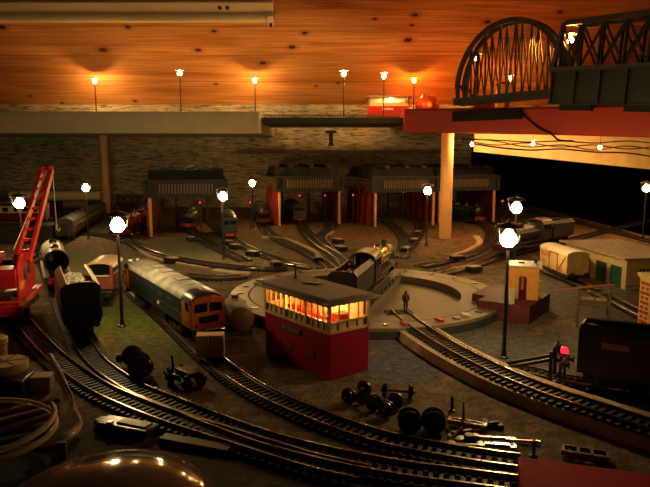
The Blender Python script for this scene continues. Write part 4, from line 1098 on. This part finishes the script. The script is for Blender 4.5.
# water crane stand
ws = g(592, 330); wt = thing('signal_gantry', 'spindly metal stand topped by a pinkish pole, behind the black tender', 'stand', (ws.x+6, ws.y+14, 0), rad(-18))
m = MB(); stm = mat('stand_tan', (.15, .11, .06), .5)
for x in (-15, 15):
    for y in (-9, 9): m.bar((x*1.1, y*1.1, 0), (x, y, 42), 1.6)
for z in (26, 40):
    for y in (-9, 9): m.bar((-15, y, z), (15, y, z), 1.8)
    for x in (-15, 15): m.bar((x, -9, z), (x, 9, z), 1.8)
for x in (-15, 0, 15): m.bar((x, -9, 26), (x, -9, 41), 1.4)
for s in (-1, 1): m.bar((s*16, -9.5, 4), (-s*2, -9.5, 26), 1.1)
m.build('frame', stm, wt)
MB().box(0, 0, 29, 28, 16, 4).build('platform', stm, wt)
MB().tube([(-34, 2, 38), (-8, 0, 44), (20, 0, 48)], [1.2, 1.4, 1.9], 8).build('pole', mat('pink_pole', (.3, .11, .08), .5), wt)
# chequered chimney
ch = g(652, 326); cw = thing('chimney_stack', 'yellow stack with red brick quoins at the tender side', 'chimney', (ch.x+1, ch.y+4, 0), rad(8))
MB().box(0, 0, 27, 20, 20, 54).box(0, 0, 56, 25, 25, 4).box(0, 0, 53, 22, 22, 3).build('stack', mat('stack_yellow', (.85, .6, .2), .5), cw, bevel=.5)
qn = MB()
for k in range(9):
    w_ = 7 if k % 2 else 11
    for s in (-1, 1): qn.box(s*(3), -10.2, 4+k*5.4, w_/1.6, .8, 3.4); qn.box(-10.2, s*4, 4+k*5.4, .8, w_/1.6, 3.4)
qn.build('brick_quoin', vred, cw)

# buffer stop with a red lamp
q0 = g(553, 382); dd = (g(620, 392)-g(560, 381)); rz = math.atan2(dd.y, dd.x)
bs = thing('buffer_stop', 'black buffer stop with glowing red lamp behind the black tender', 'buffer stop', (q0.x, q0.y+2, 4), rz)
m = MB()
for s in (-8, 8):
    m.bar((0, s, 0), (0, s, 24), 2.6); m.bar((8, s, 0), (8, s, 22), 2.2); m.bar((-40, s, 2), (0, s, 17), 2.4); m.bar((0, s, 22), (10, s, 14), 2.2)
m.tube([(2, 8, 20), (2, 6, 27), (2, 0, 30), (2, -6, 27), (2, -8, 20)], 2.2, 8)
m.build('frame', black, bs)
MB().box(9, 0, 15, 3, 30, 6).build('buffer_beam', maroon, bs, bevel=.5)
for s in (-9, 9): MB().lathe([(1.6, 0), (1.6, 3), (3, 3.2), (3, 4)], 12, axis='X').build('buffer', dark, bs, loc=(10.5, s, 15))
MB().lathe([(2.8, -2), (3.2, 0), (2.6, 2.4), (.4, 3.4)], 14).build('red_lamp', REDLED, bs, loc=(9, -3, 25))
# red signal lamps on the sheds' rear
for px, py, D, lab in ((200, 202.5, 1500, 'red signal lamp glowing inside the lone shed opening'), (250, 202.5, 1560, 'red signal lamp glowing beside the little engine by the middle shed'),
                       (299.5, 195.5, 1700, 'red signal lamp glowing above the dark diesel in the middle shed'), (325, 195.5, 1780, 'pair of red glows at the middle shed back, dimmer one'),
                       (333, 195, 1790, 'brighter red signal glow at the middle shed back'), (353, 195, 1750, 'red signal lamp glowing through the red walled shed'),
                       (403.5, 192, 1800, 'red signal lamp glowing in the shed joined to the end shed'), (502.5, 201, 1600, 'red signal lamp just outside the end shed yellow post')):
    p = at(px, py, D); t = thing('signal_lamp', lab, 'signal lamp', (p.x, p.y, 0), group='small red signal lamps')
    MB().bar((0, 3, 0), (0, 3, p.z+5), 2.4).box(0, 2, p.z, 7, 5, 9).build('signal_post', black, t)
    MB().lathe([(2.2, 0), (1.8, 1.5), (.4, 2.3)], 12, axis='Y').build('signal_lens', REDLED, t, loc=(0, -.5, p.z), rot=(0, 0, PI))

# point motors
def point_motor():
    t = thing('point_motor', '-', 'point motor', (0, 0, 0))
    MB().box(0, 0, 4.5, 16, 24, 9).build('housing', black, t, bevel=.8)
    MB().box(0, 0, 9.6, 12, 19, 1.2).build('lid', mat('lid_cream', (.45, .38, .25), .5), t, bevel=.3)
    MB().bar((8, 0, 3), (17, 0, 3), 2, 1.4).build('throw_rod', steel, t)
    return t
pm0 = None
PM = [(235, 249, 40, 'at the bend before the green diesel'), (253, 256, 55, 'with a pale lid on the turntable approach'), (172, 263, 70, 'on the long curve beyond the blue diesel roof'),
      (191, 241, 30, 'on the grass outside the lone shed'), (228, 245, 50, 'close by the foot of a yard lamp'), (276, 267, 20, 'just above the red signal box roof'),
      (319, 262, 0, 'at the cream strip end behind the signal box'), (338, 243, 35, 'beside the S bend, upper of two'), (341, 251, 35, 'beside the S bend, lower of two'),
      (406, 252, -30, 'close to the turntable deck end'), (414, 243, -30, 'second along the main line from the deck'), (418, 235, -25, 'third along the main line from the deck'),
      (474, 272, -60, 'between turntable ring and apron lines'), (457, 261, -65, 'beside the pale apron strip')]
for px, py, a, w in PM:
    if pm0 is None: t = pm0 = point_motor()
    else: t = copy_tree(pm0)
    t.location = g(px, py)*S; t.rotation_euler = (0, 0, rad(a)); tag(t, 'boxy black point motor '+w, 'point motor', 'point motors beside the turnouts')

# ------------------------------------------------------------------ loose bits on the baseboard
def wheelset(label, pa_, pb2, r, m=dark, group='loose wheelsets before the signal box', fat=False):
    a, b_ = g(*pa_, r+.8), g(*pb2, r+.8); d = b_-a; gauge = max(14., min(d.length, 22))
    t = thing('wheelset', label, 'wheelset', ((a.x+b_.x)/2, (a.y+b_.y)/2, r+.8), math.atan2(d.y, d.x), group=group)
    for s in (-1, 1):
        w_ = MB().lathe([(.6, -1), (r*.35, -1.2), (r*.45, -.7), (r*.85, -.6), (r*.9, -1.4), (r, -1.4), (r+.8, -1.6), (r+.8, -2.4), (r*.9, -2.4), (r*.9, 1.4)] if False else
                        [(1, 1.9), (r*.3, 1.9), (r*.38, 1), (r*.8, .8), (r*.86, 1.6), (r, 1.6), (r, -.8), (r+.8, -1), (r+.8, -1.8), (r*.6, -1.8), (1, -1.8)], 26, axis='X')
        w_.build('wheel', m, t, loc=(s*gauge/2, 0, 0), rot=(0, 0, 0 if s > 0 else PI))
    MB().lathe([(1.1, -gauge/2-3.5), (1.1, gauge/2+3.5)], 10, axis='X').build('axle', steel, t)
    return t
wm = mat('wheel_bronze', (.10, .07, .05), .3, .6)
wheelset('loose wheelset next to the red signal box corner', (348, 396), (365, 388), 5.5, wm)
wheelset('loose wheelset, second out from the signal box corner', (362, 396), (374, 403), 5.5, wm)
wheelset('upright loose wheelset with bare axle between two others', (385, 390), (411, 392), 5.5, wm)
wheelset('loose wheelset half hidden behind the pair of large wheels', (386, 409), (396, 400), 5.5, wm)
for px, lab in ((409, 'broad black wheel pair seen face on, next to the bronze ones'), (433, 'broad black wheel pair seen face on, beside the bright pin')):
    wheelset(lab, (px+1.5, 426), (px-.3, 415), 6.7, dark).scale = (.5, 1.1, 1.1)
lw = g(142, 372); 
dw = thing('driving_wheelset', 'large dark driving wheels lying on the grass before the diesel', 'wheelset', (g(134, 368).x, g(134, 368).y, 10.0), math.atan2(*(lambda d: (d.y, d.x))(g(150, 384)-g(134, 366))))
for x, r in ((-6, 8.8), (7, 7.0), (20, 9.6), (32, 8.4)):
    MB().lathe([(1, -2.4), (r*.7, -2.4), (r, -1.2), (r+.6, 0), (r, 1.2), (r*.7, 2.6), (1, 3.2)], 26, axis='X').build('wheel', mat('dark_bronze', (.10, .03, .02), .22, .3), dw, loc=(x, 0, 0))
MB().lathe([(1.4, -12), (1.4, 40)], 10, axis='X').build('axle', steel, dw)
p = g(119, 361); nut = MB().lathe([(2.4, 0), (3, .6), (3, 4), (2, 5.4), (2, 6.5)], 8).build('nut', black, loc=(p.x, p.y, 0)); tag(nut, 'small black nut on the grass beside the dark driving wheels', 'nut')
a_, b_ = g(168, 376), g(204, 394); d = b_-a_
lb = thing('loose_bogie', 'loose black wagon bogie lying between wheels and the curved track', 'bogie', (a_+b_)/2, math.atan2(d.y, d.x))
m = MB()
for s in (-1, 1): m.box(0, s*8, 8, 38, 2.4, 4).box(-13, s*8.6, 6, 5, 3, 6).box(13, s*8.6, 6, 5, 3, 6)
m.box(0, 0, 9, 12, 18, 3).box(4, 0, 12, 22, 10, 4).bar((-19, 0, 9), (-28, 4, 17), 2, 3).bar((19, 0, 8), (27, 0, 8), 2, 2)
m.build('frame', black, lb, bevel=.3)
for x in (-13, 13):
    for s in (-1, 1): put('wheel', [v for k, v in WD.items() if k[0] == 6][0], lb, (x, s*6.5, 6.4), (0, 0, PI/2*s))
# flat black units by the near rails
a_, b_ = g(97, 425), g(158, 437); d = b_-a_; bx = thing('power_clip', 'flat black box with a grey top plate beside the merging tracks', 'track switch box', (a_+b_)/2, math.atan2(d.y, d.x))
MB().box(0, 0, 3, 42, 15, 6).box(-20, 2, 2.5, 14, 9, 4).build('housing', black, bx, bevel=1)
MB().box(6, 1, 6.5, 24, 9, 1.2).build('top_plate', mat('plate_grey', (.10, .09, .065), .45), bx, bevel=.4)
MB().box(-10, -5, 6.5, 4, 3, 2).build('terminal', steel, bx)
a_, b_ = g(166, 441), g(226, 452); d = b_-a_
tag(MB().box(0, 0, 1.8, d.length+6, 9, 3.6).build('strip', darkgrey, loc=(a_+b_)/2, rot=(0, 0, math.atan2(d.y, d.x)), bevel=.5), 'flat dark strip of board lying beyond the black switch box', 'strip')
# small metal bits
def bit(name, label, cat, px, py, mb, m, rz=0, z=0, bevel=0):
    p = g(px, py); return tag(mb.build(name, m, loc=(p.x, p.y, z), rot=(0, 0, rz), bevel=bevel), label, cat)
scr = lambda: MB().lathe([(.4, 0), (2.6, .1), (2.6, 1), (1.2, 1.6), (1.1, 8), (1.6, 8.5), (1.6, 10), (.7, 10.6), (.7, 12)], 10)
bit('screw', 'little bronze screw standing upright beyond the metal oddments', 'screw', 452, 411, scr(), wm)
bit('screw', 'little dark screw standing upright behind the red block', 'screw', 533.5, 457, scr(), dark)
bit('pin', 'short bright pin lying beside the broad black wheels', 'pin', 445, 427, MB().tube([(0, -7, 1.4), (0, 7, 1.4)], 1.2, 8), silver, rad(12))
cg = MB().prism([(-11, -2.6), (8, -2.6), (11, 0), (8, 2.6), (-11, 2.6)], 1, 2.6).lathe([(3, 0), (3, 3)], 12, loc=(-9, 0, .5))
bit('connecting_rod', 'shiny slotted metal slide bar, farthest of the bright oddments', 'rod', 467, 427, MB().box(0, 2.2, 3, 24, 1.6, 3).box(0, -2.2, 3, 24, 1.6, 3).box(-12, 0, 3, 3, 6.4, 3).box(12, 0, 3, 3, 6.4, 3), silver, rad(-24))
bit('connecting_rod', 'bright thin metal link with pierced ends above the stepped one', 'rod', 498, 441, MB().box(-2, 0, 2, 24, 2.4, 1.8).box(8, -1.6, 2.2, 7, 4, 2).box(18, -1, 1.6, 18, 1.8, 1.6).lathe([(2.4, 0), (2.4, 3)], 12, loc=(-15, 0, .6)), silver, rad(-8))
bit('connecting_rod', 'brightest stepped metal link lying closest to the rails', 'rod', 489, 449, MB().box(-14, 0, 1.8, 18, 2.2, 1.8).box(-5, 1, 2.2, 4, 6, 2).box(6, 2.4, 2.2, 20, 3.2, 2).box(15, .6, 2.2, 4, 6, 2).lathe([(2.6, 0), (2.6, 2.6)], 12, loc=(-24, 0, .6)), silver, rad(-8))
bit('pick', 'slim upright metal spike among the bright oddments', 'spike', 463, 425, MB().tube([(0, 0, 0), (0, 0, 18)], [1.6, .5], 8).lathe([(3, 0), (3, 1.4)], 12), steel)
bit('gear', 'tangled dark valve gear piece under the bright slide bar', 'gear piece', 456, 441, MB().lathe([(5, 0), (6, .8), (6, 3), (4, 3.6)], 14).box(6, 4, 3, 14, 3, 4).bar((-8, -4, 2), (8, 6, 6), 1.6).lathe([(3, 0), (3, 5)], 10, loc=(8, -3, 0)), mat('dark_gear', (.05, .03, .025), .35, .5), .3)
bit('bracket', 'small rusty bracket lying beside the slide bar', 'bracket', 492, 427, MB().box(0, 0, 2, 10, 3, 4).box(-3, 3, 2, 3, 7, 4).box(4, -3, 1.5, 4, 5, 3), mat('rust', (.10, .04, .02), .6), .3)
a_, b_ = g(566, 455), g(604, 461); d = b_-a_
gw = thing('wagon_chassis', 'little brown wagon underframe lying behind the red block', 'wagon chassis', (a_+b_)/2, math.atan2(d.y, d.x))
m = MB()
for s in (-1, 1): m.box(0, s*4.5, 3.5, 28, 1.6, 3)
for x in (-13, -4, 4, 13): m.box(x, 0, 3.5, 1.8, 10, 3)
m.build('frame', mat('chassis_brown', (.14, .045, .035), .5), gw)
MB().lathe([(1.8, -5), (1.8, 5)], 10, axis='Y').build('roller', dark, gw, loc=(-9, 0, 2)); MB().lathe([(1.8, -5), (1.8, 5)], 10, axis='Y').build('roller', dark, gw, loc=(9, 0, 2))
bit('nut', 'tiny black nut on the gravel beside the raised curve', 'nut', 479, 361, MB().lathe([(2.2, 0), (2.8, .6), (2.8, 4), (1.5, 5)], 6), black)
# red block
r0 = g(518, 456, 11); r0.z = 0
m = MB().prism([tuple((g(x, y, 11)-r0).xy) for x, y in ((518, 456), (700, 480), (700, 590), (523, 505))][::-1], 0, 11)
tag(m.build('red_block', mat('block_red', (.40, .008, .02), .8, spec=.15), loc=(r0.x, r0.y, 0), bevel=1), 'long crimson plastic block the double track runs up against', 'block')
# wooden bits by the tube coil
bit('wooden_block', 'small square pale wooden block beside the scored wooden disc', 'block', 37, 391, MB().box(0, 3, 6.5, 23, 14, 12), mat('block_wood', (.5, .34, .18), .6), rad(8), bevel=.6)
p = g(2, 392); wd = thing('wooden_disc', 'round scored wooden disc lying on a dark box', 'disc', (p.x, p.y+8, 15))
MB().lathe([(17, 0), (17.5, 1), (17.5, 7), (17, 8)], 32).build('disc', mat('disc_wood', (.42, .28, .12), .6, var=.2), wd)
m = MB()
for a in (.4, 1.5, 2.5): m.box(0, 0, 8.1, 33, .9, .5, a)
m.build('score_line', mat('score_dark', (.12, .06, .02), .7), wd)
bit('black_box', 'low black box underneath the scored wooden disc', 'box', -4, 401, MB().box(0, 14, 7.5, 40, 26, 15), black, .05, bevel=1)
p = g(2, 372); tag(MB().lathe([(7.5, 0), (8.5, 1), (8.5, 7), (7, 9)], 24).build('wooden_knob', mat('knob_wood', (.45, .25, .1), .5), loc=(p.x-2, p.y+10, 16)), 'small round wooden knob behind the scored disc', 'knob') if False else None
p = at(1, 352, 560); kb = MB().lathe([(9, 0), (9, 18), (10, 19), (10, 24), (9, 25)], 24)
tag(kb.build('wooden_reel', mat('knob_wood', (.42, .26, .1), .5), loc=(p.x-4, p.y, 0)), 'little pale wooden reel standing behind the scored disc', 'reel')

# clear tubing coil
tubem = bpy.data.materials.new('clear_tubing'); tubem.use_nodes = True
q = tubem.node_tree.nodes['Principled BSDF']; q.inputs['Base Color'].default_value = (.98, .86, .6, 1); q.inputs['Specular IOR Level'].default_value = 1.; q.inputs['Roughness'].default_value = .18
q.inputs['Transmission Weight'].default_value = .35; q.inputs['Coat Weight'].default_value = 1.; q.inputs['IOR'].default_value = 1.7; q.inputs['Coat Roughness'].default_value = .12
C0 = g(14, 446); R0 = 42
pts = []
for i in range(0, 100):
    a = -2.6+i*.17
    if a > 2*PI+.9: break
    rr_ = R0-2.5*math.sin(a*1.3); pts.append((C0.x-15+rr_*math.cos(a), C0.y+rr_*.85*math.sin(a), 6+9*abs(math.sin(a*.5+.5))+i*.12))
pend = pts[-1]
tc_ = thing('tubing_coil', 'clear plastic tubing coiled loosely with one end standing up', 'tubing', (C0.x-15, C0.y, 0))
c3 = Vector((C0.x-15, C0.y, 0))
MB().tube([p-c3 for p in smooth_path(pts, 5)], 1.9, 10).build('coil', tubem, tc_)
e0, e1, e2, e3 = at(79, 425, 415), at(72, 408, 420), at(60, 376, 430), at(46, 352, 440)
up_ = smooth_path([at(40, 447, 395), at(66, 437, 398), e0, e1, e2, e3], 4)
MB().tube([p-c3 for p in up_], 2.7, 10).build('free_end', tubem, tc_)
MB().tube([p-c3 for p in smooth_path([at(-5, 456, 390), at(40, 441, 396), at(62, 423, 408), at(73, 403, 418), at(62, 378, 428), at(44.5, 355, 436)], 4)], 1.0, 8).build('inner_tube', mat('inner_tube_tan', (.5, .3, .12), .3), tc_)
for k in range(3):
    a_, b_ = g(-18, 424+k*9), g(60, 409+k*7); d = b_-a_
    tag(MB().tube([(0, 0, 3.5), tuple((d.x, d.y, 7))], 2.2, 8).build('rod', mat('rod_brown', (.13, .05, .03), .4), loc=a_), ['dark brown rod lying inside the tubing coil, farthest of three', 'dark brown rod lying inside the tubing coil, middle of three', 'dark brown rod lying inside the tubing coil, closest of three'][k], 'rod', 'dark rods inside the tubing coil')
bit('tag', 'little pinkish tab standing between tubing and glass dome', 'tab', 62, 457, MB().box(0, 0, 5, 6, 2, 10), mat('tab_pink', (.3, .12, .09), .5), .2)
# glossy dome
dm = thing('glass_dome', 'big glossy smoked dome reflecting the lamps beside the tubing', 'dome', (-112, 300, 0)); dm.scale = (.88, .97, 1)
smoked = mat('smoked_glass', (.13, .095, .055), .1, spec=.6)
MB().lathe([(66, 0), (67, 4), (66, 9), (62, 14), (55, 18.6), (46, 22.6), (35, 26.2), (22, 29), (10, 30.4), (.3, 31)], 64).build('dome', smoked, dm, smooth=80)
MB().lathe([(66.5, 0), (68, .5), (68, 3), (66.5, 3.5)], 64, caps=False).build('rim', darkgrey, dm)

# ------------------------------------------------------------------ camera, world, view
cam = bpy.data.cameras.new('camera'); co = bpy.data.objects.new('camera', cam); COL.objects.link(co)
cam.sensor_width = 36; cam.lens = 36*F/650; cam.clip_start = .01; cam.clip_end = 20
co.location = (0, 0, CAMZ*S); co.rotation_euler = (PI/2-TH, 0, 0)
sc = bpy.context.scene; sc.camera = co
w = bpy.data.worlds.new('world'); sc.world = w; w.use_nodes = True
w.node_tree.nodes['Background'].inputs[0].default_value = (.9, .5, .25, 1); w.node_tree.nodes['Background'].inputs[1].default_value = .004
vs = sc.view_settings; vs.view_transform = 'Standard'; vs.look = 'None'; vs.exposure = 0; vs.gamma = 1; vs.use_curve_mapping = False
